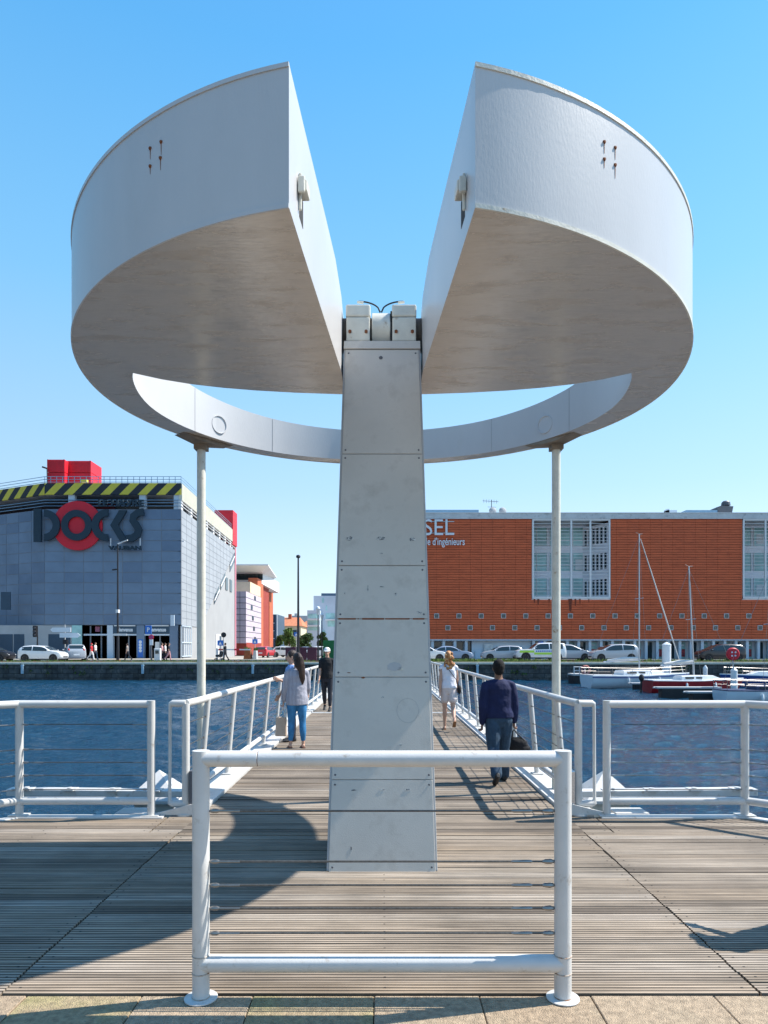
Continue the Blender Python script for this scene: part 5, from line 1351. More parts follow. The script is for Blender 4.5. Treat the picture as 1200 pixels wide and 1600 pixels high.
def police(t, L2, W0, at):
    lime = mat('lime_marking', (.42,.72,.08), .4, 0, .05)
    for sgn in (1,-1):
        f = MB(); f.box(.30*L2,.88*L2, sgn*(W0+.004), sgn*(W0-.02), .80, 1.0); f.build('lime_marking', lime, t, world=False)
        f = MB(); f.box(-.5*L2,.30*L2, sgn*(W0+.004), sgn*(W0-.02), .62, .82); f.build('lime_marking', lime, t, world=False)
        f = MB(); 
        for k in range(9): f.box((-.42+.075*k)*L2,(-.42+.075*k+.05)*L2, sgn*(W0+.010), sgn*(W0-.02), .88, 1.0)
        f.build('lettering', M['sign_blue'], t, world=False)
    f = MB(); f.box(-.1*L2,.0*L2,-.5,.5,1.72,1.82); f.build('roof_bar', M['sign_blue'], t, world=False)
    f = MB(); f.box(.1,L2*.9,-.5,.5,1.11,1.115); 
car('suv', W_, cl(843,64.0), pi, 'white four-by-four with lime green markings along its side, parked on the quay', extra=police)
car('mpv', SV, cl(888,67.5), 0, 'pale silver estate directly right of the lime-marked four-by-four')
car('mpv', SV, cl(958,63.6), pi, 'nearer silver people carrier of the overlapping pair behind the white sailing boat')
car('hatch', SV, cl(948,67.2), pi, 'farther silver car of the overlapping pair behind the white sailing boat')
car('mpv', BK, cl(1124,64.5), pi, 'black people carrier on the quay behind the red lifebuoy')
car('hatch', W_, cl(449,96), radians(-25), 'white car parked in the far street beyond the purple screens, left one',group='cars in the far street')
car('sedan', SB, cl(480,98), radians(20), 'blue car parked in the far street beyond the purple screens, right one',group='cars in the far street')
car('hatch', W_, cl(494,88), radians(200), 'pale car just left of the cap-wearing walker, beyond the screens',group='cars in the far street')
car('hatch', BK, cl(437,118), radians(0), 'dark car far down the street beside the dark blue building',group='cars in the far street')

# ================================================================ BOATS AND MARINA
WZ0 = -.9
M['gel'] = mat('gelcoat_white', (.72,.74,.75), .3, 0, .05, 2, coat=.3); M['hull_blue'] = mat('hull_blue', (.02,.06,.25), .3, 0, .1); M['hull_red'] = mat('hull_red', (.34,.015,.02), .35, 0, .15)
M['hull_pale'] = mat('hull_pale_blue', (.58,.66,.72), .4, 0, .05, 2); M['cover'] = mat('boat_cover', (.03,.045,.10), .8, 0, .2, 3); M['mast'] = mat('mast_alloy', (.50,.51,.53), .35, .6, .05)
M['sailcloth'] = mat('sailcloth', (.66,.62,.58), .8, 0, .1, 4)
def sailboat(loc, rz, L, lab, hull, deckm, mast=None, mx=.05, cabin=(.0,.62), stripe=None, boom=True, sail=None, rail=True, outboard=False, lean=0):
    t = thing('sailing_boat', loc, lab, 'boat', 'boats in the marina', rz)
    B = L*.16; fb_ = L*.085+.22
    def sec(k):     # k -1 stern .. 1 bow
        w = B*(1-max(0,k)**2.1)*(1-.18*max(0,-k)**2)+.02; z = fb_*(1+.16*max(0,k)+.04*max(0,-k)); x = k*L/2 + (0 if k < .9 else 0)
        rk = .10*L*max(0,k)**3
        return [(x+rk, 0+w, z),(x+rk*.7, w*.96, z*.55),(x+rk*.2, w*.72, 0.02),(x, w*.25, -.22),(x, -w*.25, -.22),(x+rk*.2,-w*.72,0.02),(x+rk*.7,-w*.96,z*.55),(x+rk,-w,z)]
    ks = [-1,-.8,-.5,-.2,.1,.4,.65,.85,.96,1]
    f = MB(); f.rings([sec(k) for k in ks], smooth=True); f.build('hull', hull, t, world=False, sharp=40)
    f = MB()
    for s in (0,-1):
        pass
    f.rings([[Vector(sec(k)[0])+Vector((0,.02,.0)), Vector(sec(k)[-1])+Vector((0,-.02,.0)), Vector(sec(k)[-1])+Vector((0,-.0,.05)), Vector(sec(k)[0])+Vector((0,.0,.05))] for k in ks], smooth=False); f.build('deck', deckm, t, world=False)
    if stripe:
        f = MB()
        for s in (0, 7):
            sg_ = 1 if s == 0 else -1
            rr = []
            for k in ks:
                a = Vector(sec(k)[s]); a.z -= .10; rr.append([a+Vector((0,sg_*.012,.035)), a+Vector((0,sg_*.012,-.035)), a+Vector((0,-sg_*.03,-.035)), a+Vector((0,-sg_*.03,.035))])
            f.rings(rr, smooth=False, flip=(sg_ > 0))
        f.build('stripe', stripe, t, world=False)
    # cabin
    ca, cb = cabin; f = MB(); rr = []
    for k, h in ((ca-.32,.10),(ca-.30,.34),(ca,.38),(cb-.18,.32),(cb,.06)):
        w = B*.62*(1-.45*max(0,k)); x = k*L/2; z = fb_*(1+.12*max(0,k))+.03; hh = h*(L/7)
        rr.append([(x,w,z),(x,w*.9,z+hh*.85),(x,w*.6,z+hh),(x,-w*.6,z+hh),(x,-w*.9,z+hh*.85),(x,-w,z)])
    f.rings(rr, smooth=True); cb_ = f.build('cabin', deckm, t, world=False, sharp=40)
    for sgn in (1,-1):
        for (a, b_) in ((ca-.24,ca-.05),(ca+.0,ca+.14)):
            f = MB(); xa, xb = a*L/2, b_*L/2; w = B*.62*.965; z = fb_+.03+.13*(L/7)
            f.box(xa, xb, sgn*(w*(1-.45*max(0,b_))+.03), sgn*(w*.85), z, z+.13*(L/7)); f.build('cabin_window', M['car_glass'], cb_, world=False)
    if mast:
        xm = mx*L; zb = fb_+.3
        f = MB(); f.tube([(xm,0,zb),(xm+lean,0,mast)], [.055,.04], 8); mo = f.build('mast', M['mast'], t, world=False)
        f = MB(); f.tube([(xm+lean*.6,-.55,mast*.58),(xm+lean*.6,.55,mast*.58)], .018, 6); f.build('spreader', M['mast'], mo, world=False)
        f = MB(); f.tube([(xm+lean,0,mast),(xm+lean-.25,0,mast+.12)], .01, 4); f.tube([(xm+lean,0,mast),(xm+lean+.25,0,mast+.02)], .015, 4); f.build('wind_vane', M['plate_grey'], mo, world=False)
        for (p) in ((L/2*1.08,0,fb_*1.15),(-L/2,0,fb_),(xm,B*.9,fb_),(xm,-B*.9,fb_)):
            f = MB(); f.tube([(xm+lean,0,mast*.98), p], .009, 4); f.build('stay', M['steel'], mo, world=False)
        if sail: 
            f = MB(); n = 10; p0, p1 = Vector((xm+lean+.1,0,mast*.97)), Vector((L/2*1.07,0,fb_*1.25)); f.tube([p0+(p1-p0)*i/n for i in range(n+1)], [.012+.024*sin(pi*min(1,i/n*1.0))+.008 for i in range(n+1)], 8); f.build('furled_sail', sail, mo, world=False)
        if boom:
            f = MB(); f.tube([(xm-.05,0,zb+.75),(xm-L*.38,0,zb+.62)], .045, 8); bo_ = f.build('boom', M['mast'], mo, world=False)
            f = MB(); f.tube([(xm-.1,0,zb+.86),(xm-L*.15,0,zb+.84),(xm-L*.34,0,zb+.72)], [.10,.12,.06], 8); f.build('sail_cover', M['sailcloth'] if deckm is M['gel'] else M['cover'], bo_, world=False)
    if rail:
        f = MB()
        for sgn in (1,-1):
            P = []
            for k in (-.98,-.6,-.2,.2,.6,.93):
                c = Vector(sec(k)[0]); c.y *= sgn*.93; P.append(c); f.tube([c, c+Vector((0,0,.5))], .014, 5)
            f.tube([p+Vector((0,0,.5)) for p in P], .009, 4); f.tube([p+Vector((0,0,.27)) for p in P], .007, 4)
        f.tube([Vector((L/2*1.0,-.25,fb_+.62)), Vector((L/2*1.12,0,fb_+.66)), Vector((L/2*1.0,.25,fb_+.62))], .016, 5)
        f.tube([Vector((-L/2,-B*.75,fb_+.5)), Vector((-L/2,B*.75,fb_+.5))], .016, 5)
        f.build('guard_wires', M['steel'], t, world=False)
    if outboard:
        f = MB(); x = -L/2-.25; f.ell((x,.2,fb_+.18), .17,.14,.22, 10); f.tube([(x,.2,fb_),(x-.05,.2,-.25)], [.07,.05], 8); f.build('outboard_motor', M['trim_black'], t, world=False)
    f = MB()
    for k in (-.3, .35):
        c = Vector(sec(k)[-1]); f.ell((c.x, c.y-.10, c.z-.32), .08,.08,.24, 8)
    f.build('fender', M['gel'], t, world=False)
    return t
sailboat((X_(990,46.5),46.5,WZ0), radians(10), 6.9, 'white sailing boat with blue waterline stripe and tall mast, farthest left in the marina', M['hull_pale'], M['gel'], mast=10.4, mx=.06, stripe=M['hull_blue'], sail=M['sailcloth'])
sailboat((X_(1080,41.5),41.5,WZ0), radians(6), 5.6, 'small sailing boat with dark red hull and white deck', M['hull_red'], M['gel'], mast=7.6, mx=.03, sail=None, rail=False, outboard=True, lean=-.32)
sailboat((X_(1215,46.5),46.5,WZ0), radians(172), 6.2, 'blue hulled boat at the right edge of the marina, behind the lifebuoy post', M['hull_blue'], M['gel'], mast=None, mx=.0)
sailboat((X_(1196,33.0),33.0,WZ0), radians(4), 4.6, 'nearest boat at the right edge, pale hull under a dark cover', M['hull_pale'], M['cover'], mast=6.6, mx=.06, rail=True, boom=False)
# wrapped and bare marina posts
def marina_post(u, vt, Y, r, lab, name='mooring_post', m='gel', cap=True):
    b_ = Vector((X_(u,Y),Y,WZ0-.4)); zt = Z_(vt,Y)
    t = thing(name, b_, lab, 'post', 'marina posts')
    f = MB(); f.tube([b_, Vector((b_.x,Y,zt-.25 if cap else zt))], r, 16); f.build('shaft', M[m], t)
    if cap: f = MB(); f.lathe([(r*1.04,zt-.26),(r*1.04,zt-.18),(.02,zt)], (b_.x,Y,0), n=16); f.build('cap', M[m], t)
    return t, b_, zt
marina_post(1041.5, 1003, 48.5, .30, 'thick white mooring post with conical cap, behind the white sailing boat')
marina_post(1102, 1039, 44.0, .13, 'thin white mooring post between the red boat and the lifebuoy', m='gel')
t, b_, zt = marina_post(1147, 1042, 37.0, .17, 'white wrapped post carrying the red lifebuoy case', m='gel')
lb = thing('lifebuoy_case', (X_(1145,36.9),36.9,Z_(1045,36.9)), 'red round lifebuoy case with pale cross on a short rod in the marina', 'lifebuoy')
f = MB(); c = px(1145,1022,36.9)
f.lathe([(0,-.09),(.30,-.09),(.345,-.05),(.345,.05),(.30,.09),(0,.11)], c, (0,-1,0), n=28); cs = f.build('case', M['red'], lb)
f = MB(); 
for k in range(4): a = pi/4+k*pi/2; f.ell(c+Vector((cos(a)*.13,-.10,sin(a)*.13)), .05,.02,.05, 8)
f.build('buoy_window', M['sign_pale'], cs)
f = MB(); f.tube([px(1145,1032,36.9), px(1146,1046,36.9)], .03, 8); f.build('rod', M['conc'], lb)
# floating finger pontoons
for k, (u0, u1, v, Y, lab) in enumerate(((984,1014,1067,43.6,'short finger pontoon with dark float at the stern of the red boat'),(1024,1128,1073.5,36.6,'middle finger pontoon with pale deck edge, nearer than the red boat'),(1072,1128,1080.5,33.8,'nearest finger pontoon with a rounded white nose'),(1120,1300,1062,52,'farthest finger pontoon, at the right behind the blue boat'))):
    t = thing('finger_pontoon', (X_((u0+u1)/2,Y),Y,WZ0), lab, 'pontoon', 'finger pontoons')
    zt = Z_(v,Y); x0, x1 = X_(u0,Y), X_(u1,Y)
    f = MB(); f.box(x0+.1,x1,Y,Y+.55,zt-.10,zt); f.tube([(x0+.08,Y+.27,zt-.05),(x0-.03,Y+.27,zt-.05)], .05, 8); f.build('deck_edge', M['conc'], t, bevel=.03)
    f = MB(); f.box(x0+.35,x1,Y+.02,Y+.53,WZ0-.2,zt-.105); f.build('float', M['trim_black'], t, bevel=.03)
# jetty head with a pink lifebuoy
t = thing('jetty_landing', (X_(905,51),51,WZ0), 'small white railed landing stage with a pale red lifebuoy, left of the sailing boats', 'landing stage')
f = MB(); Y = 51; x0, x1 = X_(897,Y), X_(914,Y); f.box(x0,x1,Y,Y+1.6,WZ0-.1,Z_(1056,Y)); f.build('float', M['trim_black'], t)
f = MB(); f.box(x0-.05,x1+.05,Y-.05,Y+1.6,Z_(1055.8,Y),Z_(1053,Y)); f.build('deck', M['conc'], t)
f = MB()
for xx in (x0,(x0+x1)/2,x1): f.tube([(xx,Y,Z_(1055,Y)),(xx,Y,Z_(1041,Y))], .04, 6)
for v in (1042,1048): f.tube([(x0,Y,Z_(v,Y)),(x1,Y,Z_(v,Y))], .035, 6)
f.build('railing', M['bwhite'], t)
lb2 = MB(); c = px(915,1047,50.8); rr = []
for i in range(24):
    a = 2*pi*i/24; rr.append([c+Vector((cos(a)*(.30+.07*cos(b_)),.07*sin(b_),sin(a)*(.30+.07*cos(b_)))) for b_ in [2*pi*j/8 for j in range(8)]])
rr.append(rr[0]); lb2.rings(rr, cap=False); o = lb2.build('lifebuoy', mat('buoy_pink', (.60,.22,.18), .6)); pin(o); tag(o, 'faded pink lifebuoy ring hanging beside the landing stage railing', 'lifebuoy')
t_, b_, zt = marina_post(1131, 994, 70.5, .09, 'thin dark post before the school shopfronts, left of the thick white post', name='street_post', m='post_black', cap=False) if False else (None,None,None)
# ================================================================ PEOPLE
M['skin'] = mat('skin', (.52,.30,.21), .5, 0, .06, 8); M['skin_d'] = mat('skin_dark', (.20,.10,.06), .5, 0, .06, 8)
M['hair_brown'] = mat('hair_dark_brown', (.035,.018,.012), .5, 0, .5, 40, stretch=(1,1,.15), bump=.5, bscale=90, bstretch=(1,1,.1))
M['hair_red'] = mat('hair_copper', (.36,.13,.04), .5, 0, .5, 30, col2=(.62,.36,.14), c2scale=16, c2lo=.45, c2hi=.6, bump=.6, bscale=50)
M['hair_black'] = mat('hair_black', (.006,.005,.005), .9, 0, .3, 60, bump=.4, bscale=120)
def cloth(name, c, **k): 
    if name not in M:
        kk = dict(var=.10, vscale=6, bump=.5, bscale=9); kk.update(k); M[name] = mat(name, c, .85, 0, **kk)
    return M[name]
def remesh(mb, name, m, parent, vox, smooth=2, disp=0):
    o = mb.build(name, m, None)
    r = o.modifiers.new('r', 'REMESH'); r.mode = 'VOXEL'; r.voxel_size = vox; r.use_smooth_shade = True
    if smooth: s_ = o.modifiers.new('s', 'SMOOTH'); s_.factor = .5; s_.iterations = smooth
    if disp:
        tx = bpy.data.textures.new('wrinkle', 'CLOUDS'); tx.noise_scale = .10; d_ = o.modifiers.new('d', 'DISPLACE'); d_.texture = tx; d_.strength = disp; d_.mid_level = .5; d_.texture_coords = 'LOCAL'
    bpy.context.view_layer.update()
    me = bpy.data.meshes.new_from_object(o.evaluated_get(bpy.context.evaluated_depsgraph_get()))
    me.polygons.foreach_set('use_smooth', [True]*len(me.polygons)); me.materials.clear(); me.materials.append(m); me.name = name
    old = o.data; o.modifiers.clear(); o.data = me; bpy.data.meshes.remove(old); o.name = name; o.parent = parent
    return o
def cap_tube(mb, pts, rs, n=14):
    for p, r in zip(pts, rs): mb.ell(p, r, r, r, n)
    mb.tube(pts, list(rs), n)
def rings_z(mb, lv, n=20):     # lv: (z, cx, cy, rx, ry)
    rs = [[Vector((cx+rx*cos(2*pi*j/n), cy+ry*sin(2*pi*j/n), z)) for j in range(n)] for z, cx, cy, rx, ry in lv]
    mb.rings(rs)
def person(loc, rz, H, lab, pose, look, vox=.010, group=None, fingers=True):
    """local axes: +y is the way the person faces, x to their right"""
    k = H/1.75; t = thing('person', loc, lab, 'person', group, rz)
    P = dict(leg=((0,0),(0,0)), arm=((0,.08,.10),(0,.08,.10)), lean=0, turn=0, build=1.0, stance=.09); P.update(pose)
    bd = P['build']; V = lambda x, y, z: Vector((x*k, y*k, z*k))
    hips = []; legs = []
    for i, sg_ in ((0,-1),(1,1)):
        a, b_ = [radians(q) for q in P['leg'][i]]
        hip = V(sg_*.085, 0, .90); 
        kn = hip+V(sg_*(P['stance']-.09)*.5, sin(a)*.42, -cos(a)*.42); an = kn+V(sg_*(P['stance']-.09)*.5, sin(a-b_)*.40, -cos(a-b_)*.40)
        legs.append((hip, kn, an, a-b_))
    low = min(l[2].z for l in legs)-.08*k
    pitch = [0 if abs(l[2].z-.08*k-low) < .03*k else radians(-35 if l[3] < 0 else 15) for l in legs]
    dz = -low
    up = V(0,0,0)+Vector((0,0,dz))
    L3 = [(h+up, kn+up, an+up, ph) for (h, kn, an, _), ph in zip(legs, pitch)]
    ln = radians(P['lean']); 
    def tp(x, y, z):  # torso point, leaning from the hips
        zz = z-.92; return V(x, y*1.0+sin(ln)*zz, .92+cos(ln)*zz)+up
    arms = []
    for i, sg_ in ((0,-1),(1,1)):
        sw, out, bend = P['arm'][i]; sw, bend = radians(sw), radians(bend*100 if abs(bend) < 2 else bend); out = out
        sh = tp(sg_*.165*bd, 0, 1.385)
        d1 = Vector((sg_*out, sin(sw), -cos(sw))).normalized(); el = sh+d1*.285*k
        a2 = sw+bend; d2 = Vector((sg_*out*.4 + (P.get('inward',(0,0))[i])*(-sg_), sin(a2), -cos(a2))).normalized(); wr = el+d2*.255*k
        arms.append((sh, el, wr, d2))
    hd = tp(0,.012,1.635); trn = radians(P['turn'])
    hr = Matrix.Rotation(-trn, 3, 'Z')
    # --- body: one continuous skin
    f = MB()
    rs = []
    for z, rx, ry, y in ((.84,.10,.085,0),(.90,.155*bd,.105,0),(.97,.155*bd,.11,0),(1.08,.125*bd,.095,.0),(1.22,.142*bd,.105,.0),(1.34,.155*bd,.11,.0),(1.43,.135*bd,.085,-.005),(1.475,.075,.06,-.005),(1.50,.056,.056,0),(1.57,.052,.054,.01)):
        c = tp(0,y,z); rs.append([c+Vector((rx*k*cos(2*pi*j/20), ry*k*sin(2*pi*j/20), 0)) for j in range(20)])
    f.rings(rs)
    f.ell(hd+V(0,-.008,.012), .076*k,.096*k,.112*k, 18, rot=hr); f.ell(hd+hr@V(0,.035,-.052), .050*k,.055*k,.058*k, 14, rot=hr)
    f.tube([hd+hr@V(0,.088,.02), hd+hr@V(0,.112,-.02)], [.009*k,.016*k], 8); f.ell(hd+hr@V(0,.108,-.022), .017*k,.014*k,.012*k, 8)
    f.ell(hd+hr@V(0,.092,-.058), .024*k,.012*k,.012*k, 8)
    for sg_ in (-1,1): f.ell(hd+hr@V(sg_*.078,-.005,-.004), .010*k,.020*k,.032*k, 10, rot=hr)
    cap_tube(f, [tp(0,0,1.49), hd-V(0,0,.05)], [.055*k,.052*k])
    for sh, el, wr, d2 in arms:
        cap_tube(f, [sh+(tp(0,0,1.36)-sh)*.10, sh.lerp(el,.5), el, el.lerp(wr,.35), wr], [.044*k,.040*k*bd**.5,.038*k*bd,.036*k*bd,.024*k])
        x = Vector((1,0,0)); 
        # hand: palm, five curled fingers, thumb
        pd = d2; nrm = Vector((1 if sh.x < 0 else -1,0,0)); fw = (nrm.cross(pd)).normalized()
        if fw.y < 0: fw = -fw
        palm = wr+pd*.05*k
        f.tube([wr, wr+pd*.03*k, wr+pd*.085*k], [.022*k,.030*k,.034*k], 12, ry=[.018*k,.016*k,.015*k], up=tuple(nrm))
        f.obox(wr+pd*.055*k, pd*.035*k, fw*.033*k, nrm*.012*k)
        curl = P.get('curl', .5)
        for j, (o, ln_) in enumerate(((-.030,.062),(-.010,.075),(.010,.080),(.030,.072))):
            b0 = wr+pd*.085*k+fw*o*k; r0 = .0092*k
            dd = pd.copy(); q = b0; pts = [q-pd*.02*k, q]
            for s3 in range(3):
                rot = Matrix.Rotation(curl*(.55+.15*s3)*(1 if sh.x < 0 else -1), 3, fw)
                dd = (rot @ dd); 
                q = q+dd*(ln_*k/ (2.4 if s3 == 0 else 3.4)); pts.append(q)
            f.tube(pts, [r0,r0,r0*.95,r0*.9,r0*.75], 8)
        b0 = wr+pd*.03*k+fw*.028*k; f.tube([b0, b0+(fw*.7+pd*.7)*.030*k, b0+(fw*.4+pd*.95)*.058*k+nrm*.008*k], [.012*k,.011*k,.008*k], 8)
    bare = look.get('bare_leg', False)
    for hip, kn, an, ph in L3:
        cap_tube(f, [hip, hip.lerp(kn,.4), kn, kn.lerp(an,.32)-V(0,.012,0), kn.lerp(an,.72), an], [.082*k*bd,.070*k*bd,.050*k,.052*k,.035*k,.032*k])
        fd = Matrix.Rotation(ph, 3, 'X') @ Vector((0,1,0)); dn = Matrix.Rotation(ph, 3, 'X') @ Vector((0,0,-1))
        f.tube([an+dn*.045*k-fd*.05*k, an+dn*.045*k+fd*.04*k, an+dn*.058*k+fd*.13*k, an+dn*.062*k+fd*.18*k], [.026*k,.033*k,.036*k,.018*k], 10, ry=[.030*k,.028*k,.018*k,.010*k])
    remesh(f, 'body', look.get('skin', M['skin']), t, vox, 2)
    # --- face
    if look.get('face', True):
        for sg_ in (-1,1):
            f = MB(); f.ell(hd+hr@V(sg_*.030,.088,.016), .011*k,.006*k,.007*k, 8); f.build('eye', M['post_black'], t, world=False)
        f = MB(); f.ell(hd+hr@V(0,.104,-.058), .020*k,.005*k,.006*k, 8); f.build('mouth', M['rust'], t, world=False)
    # --- shoes
    for hip, kn, an, ph in L3:
        f = MB(); fd = Matrix.Rotation(ph, 3, 'X') @ Vector((0,1,0)); dn = Matrix.Rotation(ph, 3, 'X') @ Vector((0,0,-1))
        if look.get('sandal'):
            f.tube([an+dn*.074*k-fd*.065*k, an+dn*.074*k+fd*.05*k, an+dn*.074*k+fd*.19*k], [.034*k,.034*k,.040*k], 12, ry=[.006*k,.006*k,.006*k]); f.tube([an+dn*.04*k+fd*.09*k+V(.03,0,0), an+dn*.03*k+fd*.10*k, an+dn*.04*k+fd*.09*k-V(.03,0,0)], .008*k, 6)
            f.build('sandal', look['shoe'], t, world=False)
        else:
            f.tube([an+dn*.035*k-fd*.075*k, an+dn*.035*k-fd*.03*k, an+dn*.045*k+fd*.05*k, an+dn*.055*k+fd*.14*k, an+dn*.06*k+fd*.205*k], [.028*k,.040*k,.043*k,.047*k,.024*k], 14, ry=[.040*k,.047*k,.040*k,.027*k,.016*k]); f.ell(an+dn*.0*k, .042*k,.046*k,.045*k, 12)
            remesh(f, 'shoe', look['shoe'], t, vox, 1)
    # --- trousers / shorts
    f = MB(); tight = look.get('tight', 0); kn_end = look.get('short', 0)
    for hip, kn, an, ph in L3:
        g_ = look.get('leg_w', 1.0)
        if kn_end: cap_tube(f, [hip, hip.lerp(kn,.55)], [.105*k*bd,.098*k*bd])
        else: cap_tube(f, [hip, hip.lerp(kn,.5), kn, kn.lerp(an,.4)-V(0,.01,0), kn.lerp(an,.80 if tight else .97)], [.10*k*bd,.085*k*bd*g_**.5,.064*k*g_,.064*k*g_,(.045 if tight else .062)*k*g_])
    rs = []
    for z, rx, ry in ((.80,.13*bd,.10),(.88,.172*bd,.125),(.96,.168*bd,.125),(1.04,.142*bd,.108),(1.06,.14*bd,.105)):
        c = tp(0,-.004,z); rs.append([c+Vector((rx*k*cos(2*pi*j/20), ry*k*sin(2*pi*j/20), 0)) for j in range(20)])
    f.rings(rs); remesh(f, 'shorts' if kn_end else 'trousers', look['bottom'], t, vox, 2, disp=0 if tight else .012)
    # --- top
    f = MB(); hem = look.get('hem', .92); loose = look.get('loose', 1.0); rs = []
    for z, rx, ry in ((hem,.172*bd*loose,.128*loose),((hem+1.08)/2,.168*bd*loose,.127*loose),(1.08,.150*bd*loose,.118*loose),(1.22,.160*bd*loose,.122),(1.34,.172*bd,.126),(1.42,.150*bd,.102),(1.455,.110*bd,.082),(1.485,.072,.064)):
        c = tp(0,0,z); rs.append([c+Vector((rx*k*cos(2*pi*j/22), ry*k*sin(2*pi*j/22), 0)) for j in range(22)])
    f.rings(rs); sl = look.get('sleeve', 1.0)
    for (sh, el, wr, d2), sg_ in zip(arms, (-1,1)): cap_tube(f, [tp(sg_*.05,0,1.435), sh.lerp(tp(sg_*.05,0,1.435),.4)+V(0,0,.008), sh], [.050*k,.056*k,.057*k*bd])
    for sh, el, wr, d2 in arms:
        lw = look.get('sleeve_w', 1.0)
        if sl == 0: f.ell(sh-V(0,0,.0)+(tp(0,0,1.4)-sh)*.12, .055*k,.058*k,.06*k, 12)
        elif sl < .5: cap_tube(f, [sh, sh.lerp(el,.6)], [.064*k*bd,.062*k*bd*lw])
        else: cap_tube(f, [sh, sh.lerp(el,.5), el, el.lerp(wr,.5), el.lerp(wr,.93)], [.057*k*bd,.058*k*bd*lw,.052*k*bd*lw,.049*k*bd*lw,.040*k*lw])
    remesh(f, look.get('top_name','shirt'), look['top'], t, vox, 3, disp=.014)
    # --- hair / hat
    f = MB(); hs_ = look.get('hair_style','short'); hm = look['hair']
    HP = lambda x, y, z: hd+hr@V(x,y,z)
    if hs_ in ('short','cap'):
        f.ell(HP(0,-.022,.028), .088*k,.104*k,.115*k, 16, rot=hr); f.ell(HP(0,-.045,-.03), .075*k,.07*k,.07*k, 14, rot=hr)
    elif hs_ == 'pony':
        f.ell(HP(0,-.022,.026), .084*k,.102*k,.112*k, 16, rot=hr); f.ell(HP(0,-.075,.085), .05*k,.055*k,.05*k, 12)
        f.tube([HP(0,-.10,.09), HP(.0,-.15,.04), HP(.015,-.155,-.08), HP(.03,-.15,-.22), HP(.045,-.145,-.36), HP(.05,-.14,-.46)], [.040*k,.052*k,.068*k,.070*k,.052*k,.015*k], 12, ry=[.035*k,.04*k,.045*k,.042*k,.032*k,.01*k])
        f.tube([HP(-.05,-.06,.0), HP(-.06,-.10,-.10), HP(-.02,-.13,-.20)], [.04*k,.035*k,.02*k], 10)
    elif hs_ == 'curly':
        rnd = random.Random(5)
        f.ell(HP(0,-.025,.030), .092*k,.108*k,.112*k, 16)
        for _ in range(70):
            z = rnd.uniform(-.26,.08); w_ = .085+.045*max(0,min(1,(-z)/.15))-.10*max(0,(-z-.17)/.1)
            f.ell(HP(rnd.uniform(-w_,w_), rnd.uniform(-.13,-.02)-.02*(z < -.1), z), rnd.uniform(.018,.032)*k, rnd.uniform(.018,.03)*k, rnd.uniform(.025,.05)*k, 8)
    if hs_ != 'none': remesh(f, 'hair', hm, t, min(vox,.012) if vox < .02 else vox, 1, disp=.012 if hs_ != 'short' else .004)
    if hs_ == 'cap':
        f = MB(); rs = []
        for z, r in ((.020,.090),(.06,.092),(.095,.078),(.125,.045),(.135,.01)):
            rs.append([HP(r*cos(2*pi*j/20), -.012+r*1.12*sin(2*pi*j/20), z) for j in range(20)])
        f.rings(rs); rs = []
        f.prism([HP(-.072,.06,.032),HP(.072,.06,.032),HP(.062,.135,.020),HP(.03,.165,.012),HP(-.03,.165,.012),HP(-.062,.135,.020)], (0,0,.008*k)); f.build('cap', M['bwhite'], t, world=False)
    t['k'] = k; del t['k']
    return t, dict(arms=arms, hd=hd, tp=tp, k=k)
def dxy(u, v):      # a deck point from the photo's ground line, deck level
    Y = F*EYE/(v-V0); return Vector((X_(u,Y), Y, 0))
# 1 man in navy sweatshirt, walking away with a black bag
c_navy = cloth('sweatshirt_navy', (.007,.013,.060), var=.25); c_dj = cloth('jeans_dark', (.025,.055,.095), var=.3, vscale=12); c_lj = cloth('jeans_bright', (.03,.16,.34), var=.35, vscale=8)
p1 = dxy(779, 1222); 
t, I = person(p1, radians(3), 1.60, 'dark-haired man in navy sweatshirt and jeans walking away with a black bag', dict(leg=((-14,24),(10,4)), arm=((-6,.13,10),(4,.15,12)), build=1.14, curl=1.6, stance=.11), dict(top=c_navy, bottom=c_dj, shoe=M['trim_black'], hair=M['hair_black'], skin=M['skin_d'], sleeve_w=1.15, loose=1.10, hem=.93, leg_w=1.28, top_name='sweatshirt'), vox=.008)
def world(t, p): return t.location+Matrix.Rotation(t.rotation_euler.z,3,'Z')@p
hR = world(t, I['arms'][1][2]+I['arms'][1][3]*.11)
f = MB(); c = hR+Vector((.045,.0,-.20)); f.ell(c, .15,.075,.105, 16); f.ell(c+Vector((.05,0,-.05)), .13,.07,.07, 14); f.ell(c+Vector((-.06,0,.04)), .08,.06,.07, 12)
o = remesh(f, 'shoulder_bag', cloth('bag_black', (.012,.012,.014), bscale=14), None, .010, 2, .02); pin(o); tag(o, 'soft black bag hanging from the right hand of the man in navy', 'bag')
for a in (-.045,.05):
    f = MB(); f.tube([c+Vector((-.07,a,.07)), hR+Vector((-.02,a*.3,-.03)), hR+Vector((0,0,.0)), hR+Vector((.03,a*.3,-.04)), c+Vector((.09,a,.06))], .008, 8); f.build('strap', M['trim_black'], o)
